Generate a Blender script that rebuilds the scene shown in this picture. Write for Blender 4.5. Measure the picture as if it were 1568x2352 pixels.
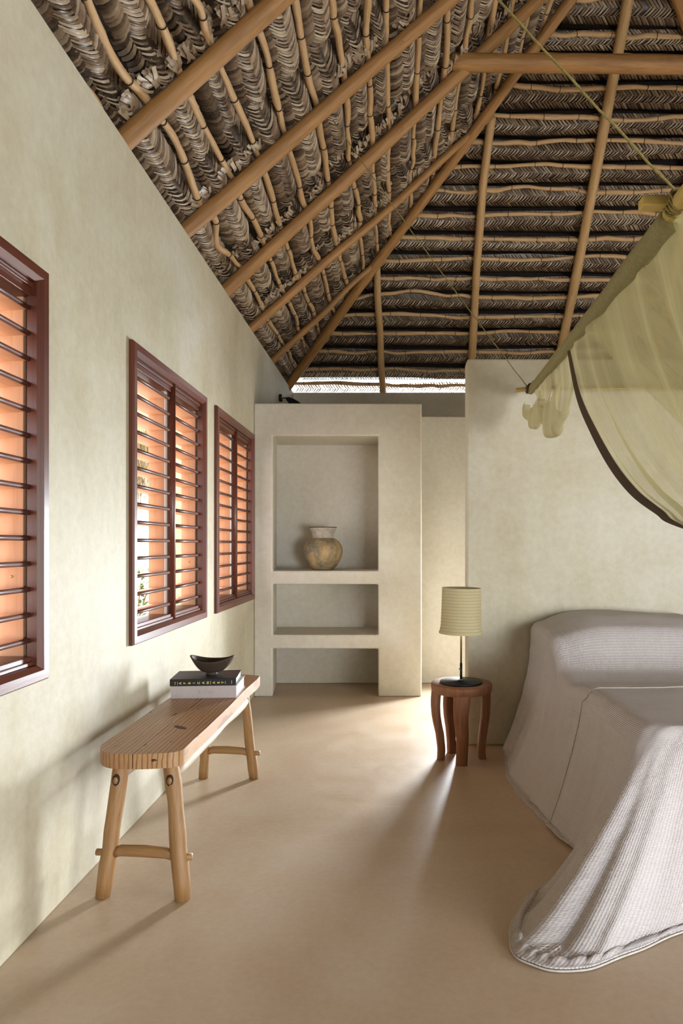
import bpy, bmesh, math, random
import numpy as np
from mathutils import Vector, Matrix

# ------------------------------------------------------------------ camera, world, lights
for o in list(bpy.data.objects):
    bpy.data.objects.remove(o)
SC = bpy.context.scene
COL = SC.collection
PI = math.pi
F = 1568.0            # focal length in pixels of the 1568x2352 frame (24 mm on 36 mm)
PX, PY = 908.0, 1252.0
EYE = 1.25
R = random.Random(11)
NR = np.random.RandomState(5)

cd = bpy.data.cameras.new('camera')
cam = bpy.data.objects.new('camera', cd)
COL.objects.link(cam)
cam.location = (0, 0, EYE)
cam.rotation_euler = (PI / 2, 0, 0)
cd.sensor_fit = 'AUTO'
cd.sensor_width = 36
cd.lens = 24
cd.shift_x = -(PX - 784) / 2352
cd.shift_y = (PY - 1176) / 2352
cd.clip_start = 0.05
SC.camera = cam

w = bpy.data.worlds.new('sky')
SC.world = w
w.use_nodes = True
nt = w.node_tree
nt.nodes.clear()
bg = nt.nodes.new('ShaderNodeBackground')
wo = nt.nodes.new('ShaderNodeOutputWorld')
bg.inputs[0].default_value = (0.86, 0.93, 1.0, 1)
bg.inputs[1].default_value = 5.0
nt.links.new(bg.outputs[0], wo.inputs[0])


def light(name, kind, loc, aim, energy, color, sx=1, sy=1, spread=180):
    l = bpy.data.lights.new(name, kind)
    l.energy = energy
    l.color = color
    if kind == 'AREA':
        l.shape = 'RECTANGLE'
        l.size = sx
        l.size_y = sy
        l.spread = math.radians(spread)
    o = bpy.data.objects.new(name, l)
    COL.objects.link(o)
    o.location = loc
    o.rotation_euler = (Vector(aim) - Vector(loc)).to_track_quat('-Z', 'Y').to_euler()
    return o


sun = light('sun', 'SUN', (0, 0, 10), (3.2, -3.6, 3.4), 9.0, (1.0, 0.95, 0.86))
sun.data.angle = math.radians(1.5)
# daylight standing in the openings of the building
light('daylight_back_door', 'AREA', (1.04, 6.36, 0.84), (-0.6, 3.0, 0.35), 120, (0.88, 0.94, 1.0), 0.60, 1.1, 105)
light('daylight_passage', 'AREA', (4.9, 5.3, 1.2), (0.5, 6.2, 1.9), 26, (1.0, 0.97, 0.94), 1.1, 1.8, 150)
light('daylight_rear', 'AREA', (3.05, -3.6, 0.70), (1.6, 2.0, 0.0), 130, (0.88, 0.93, 1.0), 2.0, 1.1, 110)
light('daylight_side', 'AREA', (4.95, 0.3, 1.25), (-0.2, 2.4, 0.0), 58, (1.0, 0.97, 0.92), 2.8, 2.0, 125)

SC.view_settings.view_transform = 'Standard'
SC.view_settings.look = 'None'
SC.view_settings.exposure = -0.14
SC.view_settings.gamma = 1.0
SC.view_settings.use_curve_mapping = False

# ------------------------------------------------------------------ helpers


def tag(o, label=None, cat=None, group=None, kind=None):
    if label: o['label'] = label
    if cat: o['category'] = cat
    if group: o['group'] = group
    if kind: o['kind'] = kind
    return o


def empty(name, loc=(0, 0, 0), parent=None):
    o = bpy.data.objects.new(name, None)
    o.empty_display_size = 0.1
    COL.objects.link(o)
    o.location = loc
    if parent: o.parent = parent
    return o


def wparent(o, p):
    """parent p, mesh data given in world coordinates"""
    o.parent = p
    m = Matrix.Identity(4)
    q = p
    mm = Matrix.Identity(4)
    while q is not None:
        mm = q.matrix_parent_inverse @ Matrix.Translation(q.location) @ q.rotation_euler.to_matrix().to_4x4() @ mm
        q = q.parent
    o.matrix_parent_inverse = mm.inverted()
    return o


class MB:
    def __init__(s):
        s.v = []; s.f = []; s.uv = []; s.sm = []

    def add(s, vs, fs, uvs=None, smooth=True):
        b = len(s.v)
        s.v += [tuple(p) for p in vs]
        for i, f in enumerate(fs):
            s.f.append(tuple(b + k for k in f))
            s.sm.append(smooth)
            if uvs is None:
                s.uv.append([(0, 0)] * len(f))
            else:
                s.uv.append(uvs[i])

    def box(s, a, b, smooth=False):
        x0, y0, z0 = a; x1, y1, z1 = b
        vs = [(x0, y0, z0), (x1, y0, z0), (x1, y1, z0), (x0, y1, z0), (x0, y0, z1), (x1, y0, z1), (x1, y1, z1), (x0, y1, z1)]
        fs = [(0, 3, 2, 1), (4, 5, 6, 7), (0, 1, 5, 4), (1, 2, 6, 5), (2, 3, 7, 6), (3, 0, 4, 7)]
        s.add(vs, fs, None, smooth)

    def tube(s, pts, rad, seg=12, caps=True, flat=1.0, round_ends=0.0):
        pts = [Vector(p) for p in pts]
        n = len(pts)
        if not hasattr(rad, '__len__'): rad = [rad] * n
        rad = list(rad)
        if round_ends:
            d0 = (pts[0] - pts[1]).normalized(); d1 = (pts[-1] - pts[-2]).normalized()
            pts = [pts[0] + d0 * rad[0] * round_ends] + pts + [pts[-1] + d1 * rad[-1] * round_ends]
            rad = [rad[0] * 0.55] + rad + [rad[-1] * 0.55]
            n += 2
        rings = []
        L = 0; vl = []
        up = None
        for i in range(n):
            if i == 0: t = pts[1] - pts[0]
            elif i == n - 1: t = pts[-1] - pts[-2]
            else: t = pts[i + 1] - pts[i - 1]
            t.normalize()
            if up is None:
                up = Vector((0, 0, 1)) if abs(t.z) < 0.9 else Vector((1, 0, 0))
            a = t.cross(up).normalized(); b = a.cross(t).normalized()
            up = b
            if i: L += (pts[i] - pts[i - 1]).length
            vl.append(L)
            rings.append([pts[i] + (a * math.cos(2 * PI * k / seg) + b * math.sin(2 * PI * k / seg) * flat) * rad[i] for k in range(seg)])
        vs = [p for r in rings for p in r]
        fs = []; uv = []
        for i in range(n - 1):
            for k in range(seg):
                k2 = (k + 1) % seg
                fs.append((i * seg + k, i * seg + k2, (i + 1) * seg + k2, (i + 1) * seg + k))
                uv.append([(k / seg, vl[i]), ((k + 1) / seg, vl[i]), ((k + 1) / seg, vl[i + 1]), (k / seg, vl[i + 1])])
        if caps:
            fs.append(tuple(range(seg - 1, -1, -1))); uv.append([(0.5, 0)] * seg)
            fs.append(tuple((n - 1) * seg + k for k in range(seg))); uv.append([(0.5, L)] * seg)
        s.add(vs, fs, uv)

    def lathe(s, prof, c, seg=48, cap0=True, cap1=True, wob=None):
        vs = []; fs = []; uv = []
        n = len(prof)
        for i, (r, z) in enumerate(prof):
            for k in range(seg):
                a = 2 * PI * k / seg
                rr = r * (1 + (wob(a, z) if wob else 0))
                vs.append((c[0] + rr * math.cos(a), c[1] + rr * math.sin(a), c[2] + z))
        for i in range(n - 1):
            for k in range(seg):
                k2 = (k + 1) % seg
                fs.append((i * seg + k, i * seg + k2, (i + 1) * seg + k2, (i + 1) * seg + k))
                uv.append([(k / seg, prof[i][1]), ((k + 1) / seg, prof[i][1]), ((k + 1) / seg, prof[i + 1][1]), (k / seg, prof[i + 1][1])])
        if cap0:
            fs.append(tuple(range(seg - 1, -1, -1))); uv.append([(0, 0)] * seg)
        if cap1:
            fs.append(tuple((n - 1) * seg + k for k in range(seg))); uv.append([(0, 0)] * seg)
        s.add(vs, fs, uv)

    def prism(s, outline, z0, z1, smooth=False):
        n = len(outline)
        vs = [(x, y, z0) for x, y in outline] + [(x, y, z1) for x, y in outline]
        fs = [tuple(range(n - 1, -1, -1)), tuple(range(n, 2 * n))]
        for i in range(n):
            j = (i + 1) % n
            fs.append((i, j, n + j, n + i))
        s.add(vs, fs, None, smooth)

    def grid(s, P, UV=None, smooth=True):
        """P: array [nu][nv] of points"""
        nu, nv = len(P), len(P[0])
        vs = [P[i][j] for i in range(nu) for j in range(nv)]
        fs = []; uv = []
        for i in range(nu - 1):
            for j in range(nv - 1):
                fs.append((i * nv + j, (i + 1) * nv + j, (i + 1) * nv + j + 1, i * nv + j + 1))
                if UV is not None:
                    uv.append([UV[i][j], UV[i + 1][j], UV[i + 1][j + 1], UV[i][j + 1]])
        s.add(vs, fs, uv if UV is not None else None, smooth)

    def build(s, name, m, parent=None, bevel=0, bseg=2, angle=35, link=True, solid=0, sub=0):
        me = bpy.data.meshes.new(name)
        me.from_pydata([tuple(p) for p in s.v], [], s.f)
        uvl = me.uv_layers.new(name='UVMap')
        flat = [c for f in s.uv for q in f for c in q]
        uvl.data.foreach_set('uv', flat)
        me.polygons.foreach_set('use_smooth', s.sm)
        me.update()
        if m: me.materials.append(m)
        o = bpy.data.objects.new(name, me)
        if link: COL.objects.link(o)
        if sub:
            b = o.modifiers.new('sub', 'SUBSURF'); b.levels = sub; b.render_levels = sub
        if solid:
            b = o.modifiers.new('solid', 'SOLIDIFY'); b.thickness = solid; b.offset = 0
        if bevel:
            bm = bmesh.new(); bm.from_mesh(me)
            bmesh.ops.remove_doubles(bm, verts=bm.verts, dist=1e-5)
            bm.to_mesh(me); bm.free()
            b = o.modifiers.new('bevel', 'BEVEL'); b.width = bevel; b.segments = bseg
            b.limit_method = 'ANGLE'; b.angle_limit = math.radians(angle)
            b.harden_normals = False
        if parent: wparent(o, parent)
        return o


def wall_mesh(axis, base, thick, u0, u1, z0, z1, holes):
    """solid wall with rectangular holes. axis 'x': plane x=base, u is y; axis 'y': plane y=base, u is x.
    the wall fills base..base+thick"""
    us = sorted(set([u0, u1] + [h[0] for h in holes] + [h[1] for h in holes]))
    zs = sorted(set([z0, z1] + [h[2] for h in holes] + [h[3] for h in holes]))
    us = [u for u in us if u0 <= u <= u1]; zs = [z for z in zs if z0 <= z <= z1]
    def hole(u, z):
        return any(h[0] < u < h[1] and h[2] < z < h[3] for h in holes)
    def solid(i, j):
        if i < 0 or j < 0 or i >= len(us) - 1 or j >= len(zs) - 1: return False
        return not hole((us[i] + us[i + 1]) / 2, (zs[j] + zs[j + 1]) / 2)
    idx = {}; V = []; Fc = []
    def vid(u, z, s):
        k = (round(u, 5), round(z, 5), s)
        if k not in idx:
            c = base + (thick if s else 0)
            V.append((c, u, z) if axis == 'x' else (u, c, z)); idx[k] = len(V) - 1
        return idx[k]
    for i in range(len(us) - 1):
        for j in range(len(zs) - 1):
            if not solid(i, j): continue
            a, b, c, d = us[i], us[i + 1], zs[j], zs[j + 1]
            Fc.append((vid(a, c, 0), vid(b, c, 0), vid(b, d, 0), vid(a, d, 0)))
            Fc.append((vid(a, d, 1), vid(b, d, 1), vid(b, c, 1), vid(a, c, 1)))
            if not solid(i - 1, j): Fc.append((vid(a, c, 0), vid(a, d, 0), vid(a, d, 1), vid(a, c, 1)))
            if not solid(i + 1, j): Fc.append((vid(b, d, 0), vid(b, c, 0), vid(b, c, 1), vid(b, d, 1)))
            if not solid(i, j - 1): Fc.append((vid(b, c, 0), vid(a, c, 0), vid(a, c, 1), vid(b, c, 1)))
            if not solid(i, j + 1): Fc.append((vid(a, d, 0), vid(b, d, 0), vid(b, d, 1), vid(a, d, 1)))
    mb = MB(); mb.add(V, Fc, None, False)
    return mb


def fixn(o):
    bm = bmesh.new(); bm.from_mesh(o.data)
    bmesh.ops.recalc_face_normals(bm, faces=bm.faces)
    bm.to_mesh(o.data); bm.free()
    return o


def vnoise(x, seed=0):
    """smooth 1-D noise in -1..1"""
    i = math.floor(x); f = x - i
    def h(k):
        q = math.sin(k * 127.1 + seed * 311.7) * 43758.5453
        return 2 * (q - math.floor(q)) - 1
    f = f * f * (3 - 2 * f)
    return h(i) * (1 - f) + h(i + 1) * f


# ------------------------------------------------------------------ materials
def srgb(h):
    h = h.lstrip('#')
    c = [int(h[i:i + 2], 16) / 255 for i in (0, 2, 4)]
    return tuple(x / 12.92 if x <= 0.04045 else ((x + 0.055) / 1.055) ** 2.4 for x in c) + (1,)


class NT:
    def __init__(s, name):
        s.m = bpy.data.materials.new(name); s.m.use_nodes = True
        s.t = s.m.node_tree; s.t.nodes.clear()
        s.out = s.n('ShaderNodeOutputMaterial')
        s.p = s.n('ShaderNodeBsdfPrincipled')
        s.l(s.p.outputs[0], s.out.inputs[0])
        s.tc = s.n('ShaderNodeTexCoord')

    def n(s, k, **kw):
        q = s.t.nodes.new(k)
        for a, b in kw.items(): setattr(q, a, b)
        return q

    def l(s, a, b): s.t.links.new(a, b)

    def mapping(s, src='Object', scale=(1, 1, 1), rot=(0, 0, 0)):
        m = s.n('ShaderNodeMapping')
        s.l(s.tc.outputs[src], m.inputs[0])
        m.inputs['Scale'].default_value = scale
        m.inputs['Rotation'].default_value = rot
        return m.outputs[0]

    def noise(s, vec, scale, detail=5, rough=0.55, dist=0.0):
        q = s.n('ShaderNodeTexNoise')
        s.l(vec, q.inputs['Vector'])
        q.inputs['Scale'].default_value = scale
        q.inputs['Detail'].default_value = detail
        q.inputs['Roughness'].default_value = rough
        q.inputs['Distortion'].default_value = dist
        return q.outputs[0]

    def wave(s, vec, scale, dist=2, direction='X', detail=2, kind='BANDS', dscale=1.0):
        q = s.n('ShaderNodeTexWave')
        q.wave_type = kind
        if kind == 'BANDS': q.bands_direction = direction
        else: q.rings_direction = direction
        s.l(vec, q.inputs['Vector'])
        q.inputs['Scale'].default_value = scale
        q.inputs['Distortion'].default_value = dist
        q.inputs['Detail'].default_value = detail
        q.inputs['Detail Scale'].default_value = dscale
        return q.outputs[1]

    def ramp(s, fac, stops):
        q = s.n('ShaderNodeValToRGB')
        s.l(fac, q.inputs[0])
        e = q.color_ramp.elements
        while len(e) < len(stops): e.new(0.5)
        for i, (p, c) in enumerate(stops):
            e[i].position = p; e[i].color = c if len(c) == 4 else tuple(c) + (1,)
        return q.outputs[0]

    def mix(s, fac, a, b, mode='MIX'):
        q = s.n('ShaderNodeMix', data_type='RGBA', blend_type=mode)
        for i, v in ((0, fac), (6, a), (7, b)):
            if hasattr(v, 'links') or hasattr(v, 'is_linked'): s.l(v, q.inputs[i])
            else: q.inputs[i].default_value = v
        return q.outputs[2]

    def math(s, op, a, b=0.0):
        q = s.n('ShaderNodeMath', operation=op)
        for i, v in ((0, a), (1, b)):
            if hasattr(v, 'is_linked'): s.l(v, q.inputs[i])
            else: q.inputs[i].default_value = v
        return q.outputs[0]

    def bump(s, h, strength, dist=0.01, prev=None):
        q = s.n('ShaderNodeBump')
        q.inputs['Strength'].default_value = strength
        q.inputs['Distance'].default_value = dist
        s.l(h, q.inputs['Height'])
        if prev: s.l(prev, q.inputs['Normal'])
        s.l(q.outputs[0], s.p.inputs['Normal'])
        return q.outputs[0]

    def col(s, c):
        if hasattr(c, 'is_linked'): s.l(c, s.p.inputs['Base Color'])
        else: s.p.inputs['Base Color'].default_value = c

    def rough(s, r):
        if hasattr(r, 'is_linked'): s.l(r, s.p.inputs['Roughness'])
        else: s.p.inputs['Roughness'].default_value = r


def mat_plaster(name, c_lo, c_mid, c_hi, rough=0.55):
    k = NT(name)
    v = k.mapping('Object')
    big = k.noise(v, 0.9, 6, 0.6, 0.6)
    streak = k.noise(k.mapping('Object', (2.2, 2.2, 0.45)), 2.2, 5, 0.6, 0.3)
    fine = k.noise(v, 26, 4, 0.7)
    c = k.ramp(big, [(0.30, c_lo), (0.5, c_mid), (0.72, c_hi)])
    c = k.mix(k.math('MULTIPLY', k.ramp(streak, [(0.42, (0, 0, 0, 1)), (0.7, (1, 1, 1, 1))]), 0.35), c, c_hi)
    c = k.mix(k.math('MULTIPLY', k.ramp(streak, [(0.25, (1, 1, 1, 1)), (0.42, (0, 0, 0, 1))]), 0.30), c, c_lo)
    c = k.mix(0.10, c, k.ramp(fine, [(0.3, (0.25, 0.22, 0.17, 1)), (0.7, (0.95, 0.93, 0.86, 1))]))
    k.col(c)
    k.rough(k.math('ADD', k.math('MULTIPLY', big, 0.25), rough - 0.12))
    k.p.inputs['Specular IOR Level'].default_value = 0.35
    b = k.bump(big, 0.25, 0.03)
    k.bump(fine, 0.12, 0.004, b)
    return k.m


def mat_wood_uv(name, c1, c2, dark, rough=0.6, us=5.0, vs=1.3, knots=True):
    """round timber: u goes round, v is metres along"""
    k = NT(name)
    v = k.mapping('UV', (us, vs, 1))
    g = k.noise(v, 3.0, 6, 0.6, 0.5)
    g2 = k.noise(k.mapping('UV', (us * 3, vs * 1.2, 1)), 6.0, 4, 0.6)
    c = k.mix(k.ramp(g, [(0.3, (0, 0, 0, 1)), (0.7, (1, 1, 1, 1))]), c1, c2)
    c = k.mix(k.math('MULTIPLY', k.ramp(g2, [(0.3, (1, 1, 1, 1)), (0.45, (0, 0, 0, 1))]), 0.45), c, dark)
    if knots:
        kn = k.noise(k.mapping('UV', (3.0, 5.0, 1)), 2.4, 2, 0.4)
        c = k.mix(k.math('MULTIPLY', k.ramp(kn, [(0.20, (1, 1, 1, 1)), (0.28, (0, 0, 0, 1))]), 0.8), c, dark)
    k.col(c); k.rough(rough)
    k.bump(g2, 0.3, 0.004)
    return k.m


def mat_simple(name, c, rough=0.5, metal=0.0, c2=None, scale=8, bump=0.0, stretch=(1, 1, 1), spec=0.5):
    k = NT(name)
    v = k.mapping('Object', stretch)
    n = k.noise(v, scale, 5, 0.6)
    if c2 is None: c2 = tuple(x * 0.82 for x in c[:3]) + (1,)
    k.col(k.mix(k.ramp(n, [(0.3, (0, 0, 0, 1)), (0.7, (1, 1, 1, 1))]), c, c2))
    k.rough(rough)
    k.p.inputs['Metallic'].default_value = metal
    k.p.inputs['Specular IOR Level'].default_value = spec
    if bump: k.bump(n, bump, 0.004)
    return k.m


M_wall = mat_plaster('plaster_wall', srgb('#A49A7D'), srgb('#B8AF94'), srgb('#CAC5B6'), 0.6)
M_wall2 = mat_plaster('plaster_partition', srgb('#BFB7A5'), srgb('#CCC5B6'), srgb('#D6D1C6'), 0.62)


def mat_floor():
    k = NT('polished_cement_floor')
    v = k.mapping('Object')
    big = k.noise(v, 0.8, 6, 0.62, 0.8)
    mid = k.noise(v, 3.5, 5, 0.65, 0.4)
    fine = k.noise(v, 40, 4, 0.7)
    c = k.ramp(big, [(0.28, srgb('#AB9174')), (0.5, srgb('#BAA184')), (0.72, srgb('#C6B299'))])
    c = k.mix(k.math('MULTIPLY', k.ramp(mid, [(0.35, (0, 0, 0, 1)), (0.7, (1, 1, 1, 1))]), 0.3), c, srgb('#C8BAA8'))
    c = k.mix(0.08, c, k.ramp(fine, [(0.3, (0.2, 0.15, 0.1, 1)), (0.7, (0.9, 0.85, 0.75, 1))]))
    k.col(c)
    k.rough(k.ramp(mid, [(0.3, (0.34,) * 3), (0.7, (0.5,) * 3)]))
    k.p.inputs['Specular IOR Level'].default_value = 0.4
    k.bump(mid, 0.08, 0.02)
    return k.m


M_floor = mat_floor()
M_rafter = mat_wood_uv('rafter_wood', srgb('#AE804A'), srgb('#8A6236'), srgb('#442A16'), 0.55, 4.0, 1.0)
M_lath = mat_wood_uv('lath_wood', srgb('#CFAD82'), srgb('#B28E62'), srgb('#5E4028'), 0.6, 3.0, 2.0)
M_rafter2 = mat_wood_uv('rafter_wood_pale', srgb('#C2A072'), srgb('#AC8758'), srgb('#5E3E22'), 0.55, 4.0, 1.0)
M_tie = mat_simple('lath_binding', srgb('#2A1C12'), 0.8)
M_pole = mat_wood_uv('canopy_pole', srgb('#C4AC66'), srgb('#B09854'), srgb('#6B5528'), 0.6, 4.0, 2.0)
M_leg = mat_wood_uv('bench_leg_wood', srgb('#A67E4E'), srgb('#8A643C'), srgb('#4E2E18'), 0.5, 4.0, 1.6)
M_rail = mat_wood_uv('bench_rail_wood_lit', srgb('#CDBFA8'), srgb('#B09C80'), srgb('#6F5A40'), 0.6, 4.0, 1.6)  # paler than the legs: light falling on the rails put into the colour


def mat_palm():
    k = NT('palm_leaf')
    a = k.n('ShaderNodeAttribute'); a.attribute_name = 'tone'
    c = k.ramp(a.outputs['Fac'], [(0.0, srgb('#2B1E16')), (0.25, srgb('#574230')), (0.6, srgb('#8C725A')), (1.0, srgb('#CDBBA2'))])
    n = k.noise(k.mapping('Object', (1, 1, 1)), 60, 3, 0.6)
    c = k.mix(0.2, c, k.ramp(n, [(0.3, srgb('#3A2A1E')), (0.7, srgb('#B5A590'))]))
    k.col(c); k.rough(0.36)
    k.p.inputs['Specular IOR Level'].default_value = 0.6
    tr = k.n('ShaderNodeBsdfTranslucent')
    k.l(c, tr.inputs[0])
    mx = k.n('ShaderNodeMixShader'); mx.inputs[0].default_value = 0.16
    k.l(k.p.outputs[0], mx.inputs[1]); k.l(tr.outputs[0], mx.inputs[2])
    k.l(mx.outputs[0], k.out.inputs[0])
    return k.m


M_palm = mat_palm()
M_thatch_back = mat_simple('thatch_backing', srgb('#33251B'), 0.9, 0, srgb('#1E1510'), 30, 0.4)
M_thatch_out = mat_simple('straw_outside', srgb('#A98D5F'), 0.9, 0, srgb('#6E5836'), 40, 0.5, (1, 1, 0.15))


def mat_wood_obj(name, c1, c2, dark, axis='Y', rough=0.35, scale=9, spec=0.5, amt=0.5):
    st = {'X': (0.12, 1, 1), 'Y': (1, 0.12, 1), 'Z': (1, 1, 0.12)}[axis]
    k = NT(name)
    g = k.noise(k.mapping('Object', st), scale, 6, 0.62, 0.6)
    g2 = k.noise(k.mapping('Object', tuple(x * 4 if x == 1 else x for x in st)), scale * 2.2, 4, 0.6)
    c = k.mix(k.ramp(g, [(0.32, (0, 0, 0, 1)), (0.68, (1, 1, 1, 1))]), c1, c2)
    c = k.mix(k.math('MULTIPLY', k.ramp(g2, [(0.3, (1, 1, 1, 1)), (0.5, (0, 0, 0, 1))]), amt), c, dark)
    k.col(c); k.rough(rough)
    k.p.inputs['Specular IOR Level'].default_value = spec
    k.bump(g2, 0.15, 0.002)
    return k.m


M_frame = mat_wood_obj('window_frame_wood', srgb('#6E3A28'), srgb('#552A1E'), srgb('#351812'), 'Z', 0.32)
M_frameh = mat_wood_obj('window_frame_wood_h', srgb('#6E3A28'), srgb('#552A1E'), srgb('#351812'), 'Y', 0.32)
M_slat = mat_wood_obj('louvre_wood', srgb('#D2A080'), srgb('#C48C6A'), srgb('#9A6644'), 'Y', 0.55, 7, 0.3, 0.25)
M_nose = mat_wood_obj('louvre_nose_wood', srgb('#6E4638'), srgb('#543226'), srgb('#341C14'), 'Y', 0.42)
M_jamb = mat_wood_obj('jamb_wood', srgb('#C49270'), srgb('#B07E5E'), srgb('#865838'), 'Z', 0.55, 7, 0.3, 0.3)


def mat_bench_top():
    k = NT('bench_top_pine')
    v = k.mapping('Object', (1, 0.10, 0.35))
    wv = k.wave(v, 19.0, 6.0, 'X', 3, 'BANDS', 1.2)
    n = k.noise(k.mapping('Object', (1, 0.2, 1)), 5, 5, 0.6)
    c = k.mix(k.ramp(wv, [(0.04, (1, 1, 1, 1)), (0.34, (0, 0, 0, 1))]), srgb('#B08A60'), srgb('#855C38'))
    c = k.mix(k.math('MULTIPLY', k.ramp(n, [(0.4, (0, 0, 0, 1)), (0.75, (1, 1, 1, 1))]), 0.7), c, srgb('#8F5C3A'))
    pit = k.noise(k.mapping('Object', (1, 0.35, 1)), 34, 2, 0.5)
    c = k.mix(k.ramp(pit, [(0.27, (1, 1, 1, 1)), (0.31, (0, 0, 0, 1))]), c, srgb('#3E2212'))
    k.col(c); k.rough(0.42)
    b = k.bump(wv, 0.15, 0.002)
    k.bump(pit, 0.3, 0.004, b)
    return k.m


M_strip = mat_simple('pale_strip', srgb('#F2EFE9'), 0.4)  # near-white strip between the two louvre halves
M_mortise = mat_simple('dark_mortise', srgb('#2E1A10'), 0.8)
M_bench = mat_bench_top()
M_knot = mat_simple('dark_knot', srgb('#5E3522'), 0.5, 0, srgb('#3A1E12'), 30)
M_bowl = mat_wood_obj('bowl_wood', srgb('#4A3A2A'), srgb('#33271D'), srgb('#1D1610'), 'X', 0.65, 14)
M_black = mat_simple('black_book_cover', srgb('#1C1B1C'), 0.45, 0, srgb('#161516'))
M_grey_cloth = mat_simple('grey_cloth_cover', srgb('#BBB0AE'), 0.85, 0, srgb('#ADA2A0'), 120, 0.3)
M_pages = mat_simple('paper_pages', srgb('#E4E3E0'), 0.8, 0, srgb('#CFCDC8'), 60, 0.2, (0.2, 0.2, 40))
M_yellow = mat_simple('yellow_print', srgb('#D9CF5A'), 0.6)
M_white_print = mat_simple('white_print', srgb('#D8D6D0'), 0.6)
M_stool = mat_wood_obj('stool_wood', srgb('#9C6B48'), srgb('#7F5034'), srgb('#4A2A1A'), 'Z', 0.55, 10)
M_iron = mat_simple('black_iron', srgb('#1F2227'), 0.4, 0.3, srgb('#15171B'), 20)
M_brass = mat_simple('brass_rod', srgb('#B5A06A'), 0.3, 0.85)
M_spot = mat_simple('black_lamp_metal', srgb('#191A1C'), 0.4, 0.2)


def mat_shade():
    k = NT('woven_palm_shade')
    sep = k.n('ShaderNodeSeparateXYZ'); k.l(k.tc.outputs['UV'], sep.inputs[0])
    pp = k.n('ShaderNodeMath', operation='PINGPONG'); k.l(sep.outputs[1], pp.inputs[0]); pp.inputs[1].default_value = 0.0177
    ph = k.math('ADD', k.math('MULTIPLY', sep.outputs[0], 620.0), k.math('MULTIPLY', pp.outputs[0], 560.0))
    st = k.math('SINE', ph)
    co = k.n('ShaderNodeMath', operation='PINGPONG'); k.l(k.math('SUBTRACT', sep.outputs[1], 0.289), co.inputs[0]); co.inputs[1].default_value = 0.00887
    n = k.noise(k.mapping('Object'), 60, 4)
    c = k.mix(k.ramp(st, [(0.0, (0, 0, 0, 1)), (0.6, (1, 1, 1, 1))]), srgb('#A5976C'), srgb('#CBC19B'))
    c = k.mix(k.math('MULTIPLY', n, 0.5), c, srgb('#BDB088'))
    c = k.mix(k.math('MULTIPLY', k.ramp(k.math('MULTIPLY', co.outputs[0], 100.0), [(0.0, (1, 1, 1, 1)), (0.22, (0, 0, 0, 1))]), 0.55), c, srgb('#6E6242'))
    k.col(c); k.rough(0.8)
    k.bump(st, 0.35, 0.0015)
    return k.m


M_shade = mat_shade()


def mat_vase():
    k = NT('fired_clay_body')
    v = k.mapping('Object')
    n = k.noise(v, 5.5, 4, 0.6, 0.8)
    c = k.ramp(n, [(0.30, srgb('#59605A')), (0.42, srgb('#6F6C5C')), (0.5, srgb('#9A8562')), (0.6, srgb('#BE9E6C')), (0.75, srgb('#7E634A'))])
    f = k.noise(v, 45, 4, 0.7)
    c = k.mix(0.35, c, k.ramp(f, [(0.3, srgb('#4A3C30')), (0.7, srgb('#B59A72'))]))
    k.col(c); k.rough(0.6); k.bump(f, 0.25, 0.004)
    return k.m


M_vase = mat_vase()
M_vneck = mat_simple('chalky_neck', srgb('#BBB3A6'), 0.85, 0, srgb('#948A7C'), 26, 0.5)
M_vlip = mat_simple('dark_rim', srgb('#2E2A22'), 0.7)


def mat_cloth():
    k = NT('gauze_coverlet')
    v = k.mapping('UV')
    w1 = k.wave(v, 34.0, 1.0, 'X', 2, 'BANDS', 3.0)
    w2 = k.wave(v, 44.0, 1.2, 'Y', 2, 'BANDS', 3.0)
    n = k.noise(v, 9, 5, 0.65)
    n2 = k.noise(k.mapping('UV', (1, 0.15, 1)), 20, 4, 0.6)
    h = k.math('ADD', k.math('MULTIPLY', w1, 0.55), k.math('MULTIPLY', w2, 0.75))
    h = k.math('ADD', h, k.math('MULTIPLY', n2, 0.5))
    c = k.mix(k.ramp(h, [(0.35, (0, 0, 0, 1)), (0.95, (1, 1, 1, 1))]), srgb('#AEA39C'), srgb('#CCC6C6'))
    c = k.mix(k.math('MULTIPLY', n, 0.25), c, srgb('#B0A298'))
    k.col(c); k.rough(0.9)
    k.p.inputs['Specular IOR Level'].default_value = 0.15
    b = k.bump(h, 0.55, 0.004)
    k.bump(n, 0.35, 0.02, b)
    return k.m


M_cloth = mat_cloth()
M_hem = mat_simple('coverlet_hem', srgb('#CDC5BC'), 0.9, 0, srgb('#B5ACA2'), 60)


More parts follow.
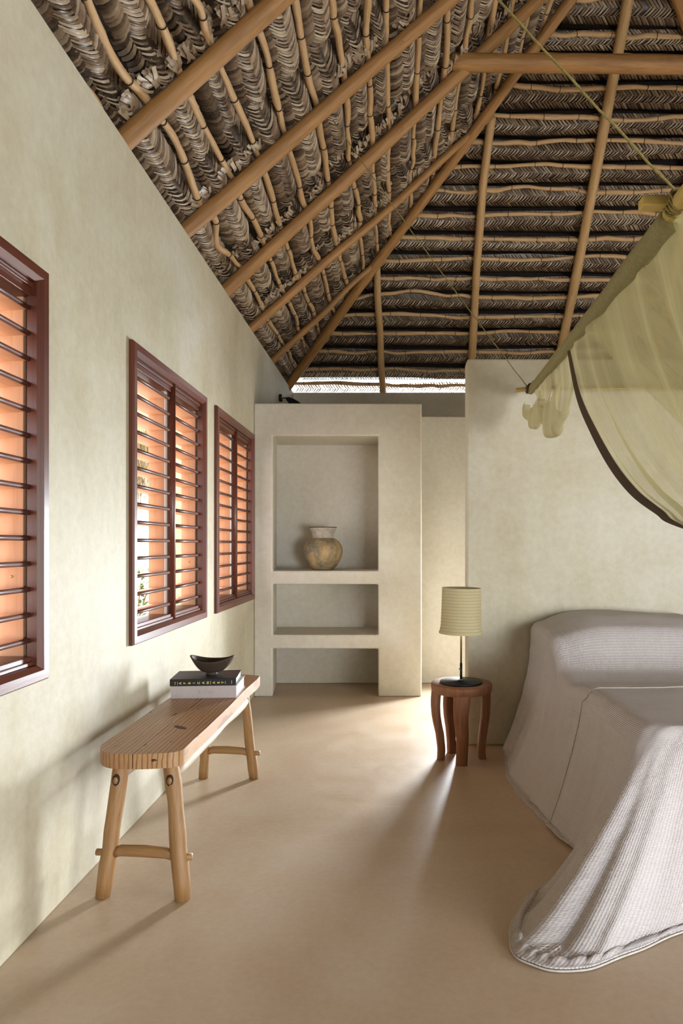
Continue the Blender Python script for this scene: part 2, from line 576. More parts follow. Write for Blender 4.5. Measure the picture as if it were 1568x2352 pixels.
def mat_net(name, fac, c):
    k = NT(name)
    k.col(c); k.rough(0.9)
    k.p.inputs['Specular IOR Level'].default_value = 0.1
    tr = k.n('ShaderNodeBsdfTranslucent'); tr.inputs[0].default_value = c
    tp = k.n('ShaderNodeBsdfTransparent'); tp.inputs[0].default_value = (0.96, 0.95, 0.86, 1)
    m1 = k.n('ShaderNodeMixShader'); m1.inputs[0].default_value = 0.45
    k.l(k.p.outputs[0], m1.inputs[1]); k.l(tr.outputs[0], m1.inputs[2])
    m2 = k.n('ShaderNodeMixShader')
    # threads: denser where the weave bunches, thicker seen edge-on
    lw = k.n('ShaderNodeLayerWeight'); lw.inputs[0].default_value = 0.45
    n = k.noise(k.mapping('UV', (60, 1.2, 1)), 1.0, 3, 0.6)
    f = k.math('ADD', k.math('MULTIPLY', lw.outputs['Facing'], 0.4), k.math('MULTIPLY', n, 0.35))
    f = k.math('ADD', f, fac - 0.26)
    cl = k.n('ShaderNodeClamp'); k.l(f, cl.inputs[0])
    k.l(cl.outputs[0], m2.inputs[0])
    k.l(tp.outputs[0], m2.inputs[1]); k.l(m1.outputs[0], m2.inputs[2])
    k.l(m2.outputs[0], k.out.inputs[0])
    return k.m


M_net = mat_net('mosquito_net', 0.34, srgb('#C6BE98'))
M_net2 = mat_net('mosquito_net_swag', 0.58, srgb('#CCC4A0'))
M_sleeve = mat_simple('net_sleeve', srgb('#8F875F'), 0.9, 0, srgb('#7A7350'), 70, 0.3)
M_hemdark = mat_simple('net_dark_hem', srgb('#4C3B2C'), 0.9)
M_rope = mat_simple('sisal_rope', srgb('#9A8C50'), 0.85, 0, srgb('#6F6236'), 90)
M_twine = mat_simple('brown_twine', srgb('#6A5234'), 0.9, 0, srgb('#3E2E1C'), 90)
M_ground = mat_simple('pale_sand', srgb('#E6DFCF'), 0.95, 0, srgb('#D6CCB8'), 3)
M_leaf = mat_simple('green_leaf', srgb('#5F7A3A'), 0.6, 0, srgb('#3E5A26'), 12)

# ------------------------------------------------------------------ structure
T = 0.914                       # roof pitch (rise over run)
Q = math.sqrt(1 + T * T)
XL, YB = -1.168, 7.76           # inner faces of the left and back walls
WT = 3.0                        # wall top
XR = 2 * 1.774 - XL             # right wall
ZB = 3.05                       # rafter centre plane above the wall face
YREAR = -3.0

o = MB(); o.box((XL - 0.3, YREAR - 0.2, -0.12), (XR + 0.3, YB + 0.3, 0.0))
tag(o.build('floor', M_floor), kind='structure')

WINS = [(1.091, 2.261), (2.990, 4.160), (4.402, 5.567)]
WZ0, WZ1 = 0.808, 2.152
TR = 0.052                      # visible trim width
holes = [(a + 0.02, b - 0.02, WZ0 + 0.02, WZ1 - 0.02) for a, b in WINS]
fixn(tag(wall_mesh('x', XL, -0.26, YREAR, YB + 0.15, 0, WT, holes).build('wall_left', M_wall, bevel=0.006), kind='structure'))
fixn(tag(wall_mesh('y', YB, 0.14, XL, XR, 0, 2.985, []).build('wall_back', M_wall2, bevel=0.008), kind='structure'))
fixn(tag(wall_mesh('x', XR, 0.2, YREAR, YB + 0.15, 0, WT, [(4.5, 6.05, 0, 2.2), (-1.2, 1.8, 0.1, 2.3)]).build('wall_right', M_wall, bevel=0.008), kind='structure'))
fixn(tag(wall_mesh('y', YREAR, -0.2, XL, XR, 0, WT, [(1.9, 4.2, 0, 2.2)]).build('wall_rear', M_wall, bevel=0.008), kind='structure'))
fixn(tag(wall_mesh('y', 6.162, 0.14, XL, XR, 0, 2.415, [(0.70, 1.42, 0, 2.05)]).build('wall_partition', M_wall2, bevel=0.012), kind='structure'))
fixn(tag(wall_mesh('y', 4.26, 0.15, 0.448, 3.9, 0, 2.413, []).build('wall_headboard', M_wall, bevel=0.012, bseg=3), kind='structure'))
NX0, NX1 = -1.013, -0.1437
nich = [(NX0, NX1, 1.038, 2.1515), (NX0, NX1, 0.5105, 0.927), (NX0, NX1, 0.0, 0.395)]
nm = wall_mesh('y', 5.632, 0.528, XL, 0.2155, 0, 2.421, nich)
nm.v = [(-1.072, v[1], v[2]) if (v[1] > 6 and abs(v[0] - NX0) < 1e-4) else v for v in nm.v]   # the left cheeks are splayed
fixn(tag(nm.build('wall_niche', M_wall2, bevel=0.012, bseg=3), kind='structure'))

g = MB(); g.box((-30, -30, -0.3), (30, 30, -0.14))
tag(g.build('ground', M_ground), kind='structure')

# ------------------------------------------------------------------ roof
ceiling = empty('ceiling')
tag(ceiling, kind='structure')


class Plane:
    def __init__(s, kind): s.k = kind

    def P(s, l, c, h=0.0):
        """l along the eave; c horizontal coordinate across (x on the side, y on the end); h into the room"""
        if s.k == 'L': return Vector((c + h * T / Q, l, ZB + T * (c - XL) - h / Q))
        if s.k == 'H': return Vector((l, c - h * T / Q, ZB + T * (YB - c) - h / Q))
        return Vector((c - h * T / Q, l, ZB + T * (XR - c) - h / Q))

    def hit(s, px, py, h=0.0):
        a = (px - PX) / F; b = (PY - py) / F
        if s.k == 'L':
            # point (aY, Y, EYE+bY):  z = ZB+T(x-XL) - h*Q
            Y = (ZB - EYE - T * XL - h * Q) / (b - T * a)
        else:
            Y = (ZB - EYE + T * YB - h * Q) / (b + T)
        return Vector((a * Y, Y, EYE + b * Y))


PL, PH, PR = Plane('L'), Plane('H'), Plane('R')


def resample(pts, n):
    pts = [Vector(p) for p in pts]
    d = [0]
    for i in range(1, len(pts)): d.append(d[-1] + (pts[i] - pts[i - 1]).length)
    out = []
    for k in range(n):
        t = d[-1] * k / (n - 1)
        i = 0
        while i < len(d) - 2 and d[i + 1] < t: i += 1
        f = (t - d[i]) / max(1e-9, d[i + 1] - d[i])
        out.append(pts[i].lerp(pts[i + 1], f))
    return out


def pole(name, pts, r0, r1, m, seed, wob=0.008, n=28, seg=14, rw=0.06, parent=ceiling):
    P = resample(pts, n)
    ext = []
    rad = []
    for i, p in enumerate(P):
        t = i / (n - 1)
        q = Vector((vnoise(t * 5, seed), vnoise(t * 5, seed + 7), vnoise(t * 5, seed + 13))) * wob
        ext.append(p + q)
        rad.append((r0 + (r1 - r0) * t) * (1 + rw * vnoise(t * 12, seed + 3)))
    mb = MB(); mb.tube(ext, rad, seg, round_ends=0.4)
    return mb.build(name, m, parent)


def ext2(pa, pb, ta, tb):
    d = (pb - pa)
    return pa - d * ta, pb + d * tb


# side rafters, traced, continued over the wall and up to the ridge
raft = [((293, 317), (604, 33), 0.046), ((433, 527), (1015, 15), 0.046), ((526, 662), (1234, 0), 0.047),
        ((580, 752), (964, 415), 0.038), ((630, 826), (844, 622), 0.034)]
for i, (a, b, r) in enumerate(raft):
    A, B = PL.hit(*a), PL.hit(*b)
    d = (B - A)
    e0 = A - d * ((A.x - (XL - 0.30)) / d.x)
    if i < 3:
        e1 = A + d * ((1.74 - A.x) / d.x)
        r1 = r * 0.86
    elif i == 3:
        e1 = PL.hit(1128, 262); r1 = r * 0.72
    else:
        e1 = PL.hit(868, 598); r1 = r * 0.72
    pole('rafter', [e0, A, B, e1], r, r1, M_rafter, i + 1, 0.010)
# rafters nearer than the frame
for i, y in enumerate((1.95, 1.05, 0.15, -0.8, -1.7, -2.6)):
    pole('rafter', [PL.P(y, XL - 0.3), PL.P(y, 1.74)], 0.045, 0.04, M_rafter, 31 + i, 0.012)
# right side rafters
for i, y in enumerate((-2.4, -1.2, 0.0, 1.2, 2.4, 3.4, 4.4)):
    pole('rafter', [PR.P(y, XR + 0.3), PR.P(y, 1.80)], 0.045, 0.04, M_rafter, 51 + i, 0.012)
# hip rafters
h0, h1 = PL.hit(667, 878, 0.02), PL.hit(1306, 8, 0.02)
hd = (h1 - h0)
pole('hip_rafter', [h0 - hd * 0.17, h0, h1, h0 + hd * ((1.72 - h0.x) / hd.x)], 0.052, 0.038, M_rafter, 70, 0.012, 36)
pole('hip_rafter', [Vector((XR + 0.4, YB + 0.4, ZB - 0.36)), Vector((1.80, 4.83, ZB + T * 2.92))], 0.05, 0.04, M_rafter, 71, 0.012)
# end rafters
endr = [([(879, 905), (872, 760), (865, 604)], 0.036, 0.034), ([(1084, 826), (1092, 640), (1109, 420), (1131, 268)], 0.043, 0.036),
        ([(1281, 835), (1322, 640), (1368, 400), (1404, 190), (1441, 0)], 0.048, 0.045), ([(1500, 838), (1532, 700), (1572, 470), (1640, 60)], 0.045, 0.042)]
for i, (pp, r0, r1) in enumerate(endr):
    P = [PH.hit(*q) for q in pp]
    d0 = (P[0] - P[1]).normalized(); d1 = (P[-1] - P[-2]).normalized()
    P = [P[0] + d0 * 0.35] + P
    if i >= 2: P.append(P[-1] + d1 * 0.35)
    pole('rafter', P, r0, r1, M_rafter2, 80 + i, 0.008, 30)
pole('ridge_pole', [(1.774, YREAR - 0.3, ZB + T * (1.774 - XL) - 0.02), (1.774, 4.9, ZB + T * (1.774 - XL) - 0.02)], 0.06, 0.055, M_rafter, 90, 0.012)
# tie beam
tb = pole('tie_beam', [(0.385, 4.70, 4.565), (1.3, 4.70, 4.57), (2.2, 4.70, 4.555), (3.15, 4.70, 4.57)], 0.060, 0.056, M_rafter, 95, 0.012, 40, 18, 0.05)
tag(tb, 'thick horizontal log spanning under the rafters')
for i, y in enumerate((2.2, -0.3)):
    pole('tie_beam', [(0.30, y, 4.9), (3.25, y, 4.9)], 0.055, 0.055, M_rafter, 97 + i, 0.012, 30)

# laths
LX = [XL - 0.13 + 0.0, -1.055, -0.900, -0.762, -0.598, -0.431, -0.267, -0.120, -0.006, 0.176, 0.352, 0.508, 0.693, 0.85, 1.01, 1.17, 1.33, 1.49, 1.65]
LX[0] = -1.215
LY = [YB + 0.33, YB + 0.16, 7.765, 7.625, 7.455, 7.29, 7.136, 6.983, 6.836, 6.68, 6.54, 6.373, 6.213, 6.075, 5.925, 5.785, 5.63, 5.478, 5.356, 5.20, 5.04]
HB = -0.058


def lath(plane, c, l0, l1, seed, kink=None):
    n = int((l1 - l0) / 0.055) + 6
    P = []; rad = []
    for i in range(n):
        l = l0 + (l1 - l0) * i / (n - 1)
        w = 0.020 * vnoise(l * 1.5, seed) + 0.007 * vnoise(l * 4.3, seed + 5)
        w += 0.010 * vnoise(l * 7.5, seed + 21) * max(0, vnoise(l * 2.1, seed + 22) + 0.3)
        if kink:
            for (kl, ka, kw) in kink: w += ka * math.exp(-((l - kl) / kw) ** 2)
        h = HB + 0.006 * vnoise(l * 2.2, seed + 9)
        P.append(plane.P(l, c + w, h))
        rad.append(0.0185 * (1 + 0.20 * vnoise(l * 3.4, seed + 2) + 0.14 * vnoise(l * 11, seed + 4)))
    mb = MB(); mb.tube(P, rad, 9, round_ends=0.5)
    o = mb.build('lath', M_lath, ceiling)
    tb = MB()
    k = 2 + R.randint(0, 3)
    while k < n - 2:
        p = P[k]; d = (P[k + 1] - P[k - 1]).normalized()
        up = Vector((0, 0, 1)); a = d.cross(up).normalized(); b = a.cross(d)
        tl = 0.25 * (R.random() - 0.5)
        ring = []
        for j in range(13):
            an = 2 * PI * j / 12
            ring.append(p + (a * math.cos(an) + b * math.sin(an)) * (rad[k] + 0.0025) + d * tl * 0.03 * math.cos(an))
        tb.tube(ring, 0.0026, 5, caps=False)
        k += 5 + R.randint(0, 3)
    t = tb.build('binding', M_tie, None)
    tag(t, kind='stuff'); wparent(t, o)
    return P


for i, x in enumerate(LX):
    ye = YB - (x - XL) + 0.03
    kk = None
    if i == 1: kk = [(4.08, 0.035, 0.13), (4.35, -0.03, 0.15)]
    lath(PL, x, -2.9 if i < 0 else -0.3, min(ye, YB + 0.2), 100 + i * 3, kk)
for i, y in enumerate(LY):
    xl = XL + (YB - y) - 0.03
    xr = XR - (YB - y) + 0.03
    kk = None
    if i == 7: kk = [(0.12, -0.045, 0.25)]
    if i == 16: kk = [(1.0, -0.02, 0.25)]
    lath(PH, y, max(xl, XL - 0.2), min(xr, XR + 0.1), 300 + i * 3, kk)


# palm braid panels ---------------------------------------------------------
def profile(s, cv=0.74):
    """bulge of a panel between two laths; s=0 at the upper lath, 1 at the lower one"""
    a = cv * 0.5
    if s < a:
        return -0.088 + 0.055 * math.sin(PI * 0.5 * s / a)
    t = (s - a) / (1 - a)
    return -0.033 - (0.19 if cv < 0.8 else 0.16) * (t ** 2.1)


def leaf_band(plane, cu, cl, l0, l1, seed, tone0, dens=0.029, cv=0.74, under=True, rows=3):
    """herringbone leaflets woven between lath cu (upper) and cl (lower)"""
    rr = random.Random(seed)
    V = []; Fc = []; tone = []
    dc = (cl - cu)

    def hprof(s, l):
        am = 0.80 + 0.30 * vnoise(l * 1.1, seed + 40)
        h = profile(max(0, min(1, s)), cv) * am + (-0.080) * (1 - am)
        if plane.k == 'L':                      # panels dipped before each rafter, a shape standing in for its shadow
            for yr in (2.96, 3.80, 4.80, 5.62, 6.60):
                q = (yr - 0.02 - l) / 0.30
                if 0 < q < 1: h -= 0.075 * math.sin(PI * q) ** 1.5
        return h

    def wobble(l): return 0.018 * vnoise(l * 1.6, seed) / abs(dc) * 0.8
    for r in range(rows):
        sc0 = (r + 0.5) / rows * (cv + 0.05) - 0.01
        sgn = 1 if r % 2 == 0 else -1
        l = l0 + rr.random() * dens
        half = 0.5 / rows * (cv + 0.05) * 1.16
        while l < l1:
            l += dens * (0.88 + 0.24 * rr.random())
            sk = dens * (0.95 if plane.k == 'H' else 1.65) * (0.9 + 0.3 * rr.random())     # slant along the lath
            wd = dens * (0.37 if plane.k == 'H' else 0.36) * (0.8 + 0.4 * rr.random())
            tn = min(1, max(0, tone0 + 0.20 * vnoise(l * 0.9, seed + 3) + (0.30 if plane.k == 'H' else 0.42) * (rr.random() - 0.5) * 2 - 0.10 * (r == rows - 1) + 0.1 * (r == 1)))
            if rr.random() < 0.012: continue
            jt = (rr.random() - 0.5) * 0.04
            b = len(V)
            NL = 3 if plane.k == 'H' else 4
            for a in range(NL + 1):
                t = a / NL
                s = sc0 + (t - 0.5) * 2 * half + wobble(l) + jt
                ll = l + sgn * (t - 0.5) * 2 * sk
                hh = hprof(s, l) + 0.012 * math.sin(PI * t) - 0.004
                for e in (-1, 0, 1):
                    tw = wd * (1 if 0 < a < NL else 0.8)
                    V.append(plane.P(ll + e * tw, cu + dc * s, hh + (0.0035 if e == 0 else 0.0) + 0.0055 * e * (sgn if plane.k == 'H' else (0.15 if sgn < 0 else 1))))
            for a in range(NL):
                for e in (0, 1):
                    i0 = b + a * 3 + e
                    Fc.append((i0, i0 + 1, i0 + 4, i0 + 3))
            tone += [tn] * (3 * (NL + 1))
    # under-sheet in the darkest tone; shade of the braid gaps put into its colour
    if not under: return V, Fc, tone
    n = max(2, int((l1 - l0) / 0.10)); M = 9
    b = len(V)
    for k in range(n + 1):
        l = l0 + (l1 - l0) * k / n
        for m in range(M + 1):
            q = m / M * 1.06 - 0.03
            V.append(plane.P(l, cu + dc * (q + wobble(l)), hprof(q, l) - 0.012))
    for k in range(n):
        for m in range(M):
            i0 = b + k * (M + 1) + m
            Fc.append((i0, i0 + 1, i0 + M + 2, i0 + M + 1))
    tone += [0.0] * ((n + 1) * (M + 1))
    return V, Fc, tone


def leaf_obj(name, V, Fc, tone, m=None):
    me = bpy.data.meshes.new(name)
    me.from_pydata([tuple(v) for v in V], [], Fc)
    at = me.attributes.new('tone', 'FLOAT', 'POINT')
    at.data.foreach_set('value', tone)
    me.polygons.foreach_set('use_smooth', [True] * len(Fc))
    me.update()
    me.materials.append(m or M_palm)
    o = bpy.data.objects.new(name, me); COL.objects.link(o)
    wparent(o, ceiling)
    tag(o, kind='stuff')
    return o


for i in range(len(LX) - 1):
    cu, cl = LX[i + 1], LX[i]
    ye = YB - (0.5 * (cu + cl) - XL) - 0.0
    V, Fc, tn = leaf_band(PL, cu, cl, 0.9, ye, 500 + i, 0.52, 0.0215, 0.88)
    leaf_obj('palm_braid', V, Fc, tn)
V, Fc, tn = leaf_band(PL, LX[0], LX[0] - 0.15, 0.9, YB + 0.1, 499, 0.45)
leaf_obj('palm_braid', V, Fc, tn)
for i in range(len(LY) - 1):
    cu, cl = LY[i + 1], LY[i]
    m = 0.5 * (cu + cl)
    xl = XL + (YB - m); xr = XR - (YB - m)
    V, Fc, tn = leaf_band(PH, cu, cl, max(xl, XL), min(xr, 3.3), 600 + i, 0.68 if i > 2 else 0.95, under=i > 1)  # eave bands start paler: the outdoor light on them is put into the tone
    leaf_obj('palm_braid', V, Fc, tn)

# frayed leaf ends lying along the upper side of each side rafter
rr = random.Random(77)
for i, (a, b, r) in enumerate(raft[:4]):
    A, B = PL.hit(*a), PL.hit(*b)
    d = B - A
    V = []; Fc = []; tn = []
    smax = (1.3 - A.x) / d.x
    if i == 3: smax = (PL.hit(1120, 270).x - A.x) / d.x
    n = int(620 * smax / 2)
    for k in range(n):
        s = -0.05 + (smax + 0.05) * rr.random()
        p = A + d * s
        side = -1
        c = p.x; l = p.y - (0.055 + 0.03 * vnoise(s * 14, i) + 0.04 * rr.random())
        L = 0.05 + 0.05 * rr.random()
        an = rr.uniform(-0.7, 0.7) + PI / 2 * 0.9
        h = -0.07 + 0.028 * rr.random() - (0.05 if vnoise(s * 16, i + 9) < -0.15 else 0)
        w_ = 0.006 + 0.005 * rr.random()
        q = len(V)
        for t in (0, 0.5, 1):
            for e in (-1, 1):
                V.append(PL.P(l + L * (t - 0.5) * math.sin(an) + e * w_ * math.cos(an), c + L * (t - 0.5) * math.cos(an) * 0.7 - e * w_ * math.sin(an) * 0.7, h + 0.012 * math.sin(PI * t)))
        Fc += [(q, q + 1, q + 3, q + 2), (q + 2, q + 3, q + 5, q + 4)]
        tn += [0.6 + 0.4 * rr.random()] * 6
    leaf_obj('frayed_leaf_ends', V, Fc, tn)


# dark backing (thickness of the thatch) and the outer straw
def backing(plane, c0, c1, l0f, l1f, rows):
    mb = MB()
    n = 2
    G = []
    for i in range(rows + 1):
        c = c0 + (c1 - c0) * i / rows
        G.append([plane.P(l0f(c), c, -0.235), plane.P(l1f(c), c, -0.235)])
    mb.grid(G)
    return mb


ridge = 1.774
b = backing(PL, XL - 0.14, ridge + 0.18, lambda c: YREAR - 0.5, lambda c: YB - (c - XL) + 0.24, 40).build('thatch_layer', M_thatch_back, ceiling, solid=0.03)
b = backing(PH, 4.62, YB + 0.02, lambda c: XL + (YB - c) - 0.24, lambda c: XR - (YB - c) + 0.24, 40).build('thatch_layer', M_thatch_back, ceiling, solid=0.03)
b = backing(PR, XR + 0.3, ridge - 0.18, lambda c: YREAR - 0.5, lambda c: YB - (XR - c) + 0.24, 40).build('thatch_layer', M_thatch_back, ceiling, solid=0.03)
# gable over the rear wall
gb = MB(); zt = ZB + T * (ridge - XL) + 0.1
gb.add([(XL - 0.2, YREAR - 0.1, WT - 0.05), (XR + 0.2, YREAR - 0.1, WT - 0.05), (ridge, YREAR - 0.1, zt)], [(0, 1, 2)], None, False)
gb.build('gable_layer', M_thatch_back, ceiling, solid=0.04)

# ------------------------------------------------------------------ windows
SL_Y = []


def make_window(idx, y0, y1):
    root = empty('window_%d' % idx, (XL, 0.5 * (y0 + y1), WZ0))
    tag(root, kind='structure')
    X = XL
    # mitred trim, slightly proud of the plaster
    def member(a, b, c, d, m, nm='frame_member'):
        # a,b outer corners ; c,d inner corners (y,z)
        mb = MB()
        q = [a, b, c, d]
        prof = [(X - 0.04, 0), (X + 0.016, 0), (X + 0.024, 0.12), (X + 0.024, 0.70), (X + 0.008, 1.0), (X - 0.024, 1.0)]
        G = []
        for (x, t) in prof:
            G.append([(x, a[0] + (d[0] - a[0]) * t, a[1] + (d[1] - a[1]) * t), (x, b[0] + (c[0] - b[0]) * t, b[1] + (c[1] - b[1]) * t)])
        mb.grid(G, smooth=False)
        o = mb.build(nm, m, root)
        return o
    A, B, C, D = (y0, WZ0), (y1, WZ0), (y1, WZ1), (y0, WZ1)
    t = TR
    a, b_, c, d = (y0 + t, WZ0 + t), (y1 - t, WZ0 + t), (y1 - t, WZ1 - t), (y0 + t, WZ1 - t)
    member(B, A, a, b_, M_frameh)
    member(C, B, b_, c, M_frame)
    member(D, C, c, d, M_frameh)
    member(A, D, d, a, M_frame)
    # inner casement rails, set back
    iy0, iy1, iz0, iz1 = y0 + t, y1 - t, WZ0 + t, WZ1 - t
    mb = MB(); mb.box((X - 0.135, iy0 - 0.01, iz1 - 0.045), (X - 0.012, iy1 + 0.01, iz1)); mb.box((X - 0.012, iy0 - 0.002, iz1 - 0.018), (X - 0.004, iy1, iz1))
    mb.build('top_rail', M_frameh, root, bevel=0.003)
    mb = MB(); mb.box((X - 0.135, iy0 - 0.01, iz0), (X - 0.012, iy1 + 0.01, iz0 + 0.03)); mb.box((X - 0.020, iy0, iz0), (X - 0.004, iy1, iz0 + 0.014))
    mb.build('bottom_rail', M_frameh, root, bevel=0.003)
    mid = 3.602 - 2.990 + y0
    mb = MB(); mb.tube([(X - 0.014, mid + 0.010, iz0), (X - 0.014, mid + 0.010, iz1)], 0.0185, 14); mb.box((X - 0.034, mid - 0.004, iz0), (X - 0.018, mid + 0.024, iz1))
    mb.build('mullion', M_frame, root)
    halves = [(iy0 - 0.006, mid - 0.036), (mid + 0.066, iy1 + 0.004)]
    for (p, q) in halves:
        for e in (p, q):
            if e == q:
                mb = MB(); mb.box((X - 0.122, e - 0.001, iz0 + 0.02), (X - 0.038, e + 0.016, iz1 - 0.04))
            elif e == halves[0][0]:
                mb = MB(); mb.box((X - 0.122, e - 0.018, iz0 + 0.02), (X - 0.028, e + 0.001, iz1 - 0.04))
            else:
                continue
            mb.build('jamb_board', M_jamb, root, bevel=0.002)
    mb = MB(); mb.box((X - 0.046, mid - 0.036, iz0 + 0.03), (X - 0.035, mid + 0.064, iz1 - 0.045))
    mb.build('pale_centre_strip', M_strip, root)
    z0s = 0.941
    for hi, (p, q) in enumerate(halves):
        for k in range(14):
            z = z0s + 0.0829 * k
            mb = MB()
            tilt = 0.004
            mb.add([(X - 0.120, p, z - 0.005 - tilt), (X - 0.022, p, z - 0.005), (X - 0.022, q + 0.002, z - 0.005), (X - 0.120, q + 0.002, z - 0.005 - tilt),
                    (X - 0.120, p, z + 0.005 - tilt), (X - 0.022, p, z + 0.005), (X - 0.022, q + 0.002, z + 0.005), (X - 0.120, q + 0.002, z + 0.005 - tilt)],
                   [(0, 3, 2, 1), (4, 5, 6, 7), (0, 1, 5, 4), (1, 2, 6, 5), (2, 3, 7, 6), (3, 0, 4, 7)], None, False)
            s = mb.build('louvre', M_slat, root)
            nb = MB(); nb.tube([(X - 0.020, p, z), (X - 0.020, (p + q) / 2, z), (X - 0.020, q + (0.006 if hi == 0 else 0.0), z)], 0.0088, 10)
            nz = nb.build('nosing', M_nose, None)
            wparent(nz, s)
    # two small screws in the jambs
    mb = MB(); mb.tube([(X - 0.075, iy1 - 0.001, WZ0 + 0.34), (X - 0.075, iy1 + 0.006, WZ0 + 0.34)], 0.004, 8)
    mb.build('screw', M_brass, root)
    return root


for i, (a, b) in enumerate(WINS): make_window(i + 1, a, b)

# ------------------------------------------------------------------ bench
bench = empty('bench', (-0.89, 3.05, 0))
tag(bench, 'rustic two-plank wooden bench on four splayed branch legs against the left wall', 'bench')
BZ = 0.54; BT = 0.052
bx0, bx1, bxm = -1.046, -0.735, -0.893


def bench_front(x):
    u = (x - bx0) / (bx1 - bx0)
    base = 2.318 + 0.030 * (2 * abs(u - 0.5)) ** 2
    for dx, r in ((x - bx0, 0.095), (bx1 - x, 0.035)):
        if dx < r: base += r - math.sqrt(max(0, r * r - (r - dx) ** 2))
    return base


def plank(xa, xb, crack):
    n = 26
    out = []
    xs = [xa + (xb - xa) * (0.5 - 0.5 * math.cos(PI * i / n)) for i in range(n + 1)]
    for x in xs: out.append((x, bench_front(x)))
    # right edge, a little wavy, far end gently rounded, back along the left edge
    m = 14
    for i in range(1, m):
        y = 2.40 + (3.70 - 2.40) * i / m
        e = 0.006 * vnoise(y * 3, 4) if xb == bx1 else 0.0012 * vnoise(y * 9, 3)
        out.append((xb + e, y))
    for i in range(n + 1):
        x = xb + (xa - xb) * i / n
        u = (x - bx0) / (bx1 - bx0)
        out.append((x, 3.745 - 0.04 * (2 * abs(u - 0.5)) ** 3))
    for i in range(1, m):
        y = 3.70 - (3.70 - 2.50) * i / m
        e = 0.008 * vnoise(y * 3, 8) if xa == bx0 else 0.0012 * vnoise(y * 9, 3)
        out.append((xa + e, y))
    return out


mb = MB(); mb.prism(plank(bx0, bxm - 0.0015, 0), BZ - BT, BZ); mb.build('seat_plank', M_bench, bench, bevel=0.006, bseg=3, angle=50)
mb = MB(); mb.prism(plank(bxm + 0.0015, bx1, 0), BZ - BT, BZ); mb.build('seat_plank', M_bench, bench, bevel=0.006, bseg=3, angle=50)
mb = MB(); mb.lathe([(0.001, 0.0), (0.008, 0.0008), (0.011, 0.0)], (0, 0, 0), 14, False, False)
mb.v = [(-0.838 + v[0] * 2.7 + v[1] * -1.2, 2.66 + v[1] * 2.4 + v[0] * -1.2, BZ + 0.0002 + v[2]) for v in mb.v]
mb.build('knot', M_knot, bench)

legs = [((-0.822, 2.50), (-0.750, 2.405), 0.028, 0.030), ((-0.998, 2.50), (-1.040, 2.425), 0.027, 0.029),
        ((-0.790, 3.56), (-0.757, 3.655), 0.025, 0.026), ((-0.985, 3.57), (-1.030, 3.66), 0.025, 0.026)]
for i, (t_, b_, r0, r1) in enumerate(legs):
    top = Vector((t_[0], t_[1], BZ - BT + 0.004)); bot = Vector((b_[0], b_[1], 0.0))
    pts = [top.lerp(bot, k / 9) for k in range(10)]
    for k in range(1, 9):
        pts[k] += Vector((0.004 * vnoise(k * 0.8, i + 1), 0.004 * vnoise(k * 0.8, i + 5), 0))
    rad = [r0 + (r1 - r0) * k / 9 + 0.0018 * vnoise(k * 1.1, i + 20) for k in range(10)]
    rad[-1] *= 0.88
    mb = MB(); mb.tube(pts, rad, 16); mb.build('leg', M_leg, bench)


def onleg(i, z):
    t_, b_ = legs[i][0], legs[i][1]
    s = 1 - z / (BZ - BT)
    return Vector((t_[0] + (b_[0] - t_[0]) * s, t_[1] + (b_[1] - t_[1]) * s, z))


for (i, j, z) in ((0, 1, 0.142), (2, 3, 0.146)):
    a, b_ = onleg(i, z), onleg(j, z + 0.006)
    d = (a - b_).normalized()
    mid = (a + b_) / 2 + Vector((0, 0, 0.012))
    mb = MB()
    mb.tube([a - d * 0.022, a.lerp(mid, 0.35) + Vector((0, 0, 0.005)), mid, b_.lerp(mid, 0.35) + Vector((0, 0, 0.006)), b_ + d * 0.022], [0.016, 0.0195, 0.021, 0.02, 0.017], 12)
    mb.build('cross_rung', M_leg, bench)
    mb = MB(); mb.tube([a + d * 0.0, a + d * 0.047], 0.0125, 10); mb.build('rung_tenon', M_leg, bench)
    mb = MB(); mb.tube([b_ - d * 0.0, b_ - d * 0.045], 0.012, 10); mb.build('rung_tenon', M_leg, bench)
for (i, j) in ((0, 2), (1, 3)):
    a, b_ = onleg(i, 0.405), onleg(j, 0.435)
    d = (b_ - a).normalized()
    pts = []; rad = []
    for k in range(13):
        t = k / 12
        p = (a + d * 0.02).lerp(b_ - d * 0.02, t)
        pts.append(p + Vector((0.006 * vnoise(t * 4, i), 0, 0.010 * math.sin(PI * t) + 0.006 * vnoise(t * 5, i + 4))))
        rad.append((0.021 + 0.004 * vnoise(t * 5, i + 7)) * (0.75 if k in (0, 12) else 1))
    mb = MB(); mb.tube(pts, rad, 14); mb.build('long_rail', M_rail, bench)
    mb = MB(); mb.tube([a - d * 0.0385, a + d * 0.01], [0.0085, 0.0085], 12, flat=1.5); mb.build('rail_tenon', M_leg, bench)
    mb = MB(); mb.tube([a - d * 0.0345, a + d * 0.0], [0.0125, 0.0125], 14, flat=1.6); mb.build('mortise', M_mortise, bench)
    mb = MB(); mb.tube([b_ - d * 0.01, b_ + d * 0.034], [0.014, 0.0125], 10); mb.build('rail_tenon', M_leg, bench)


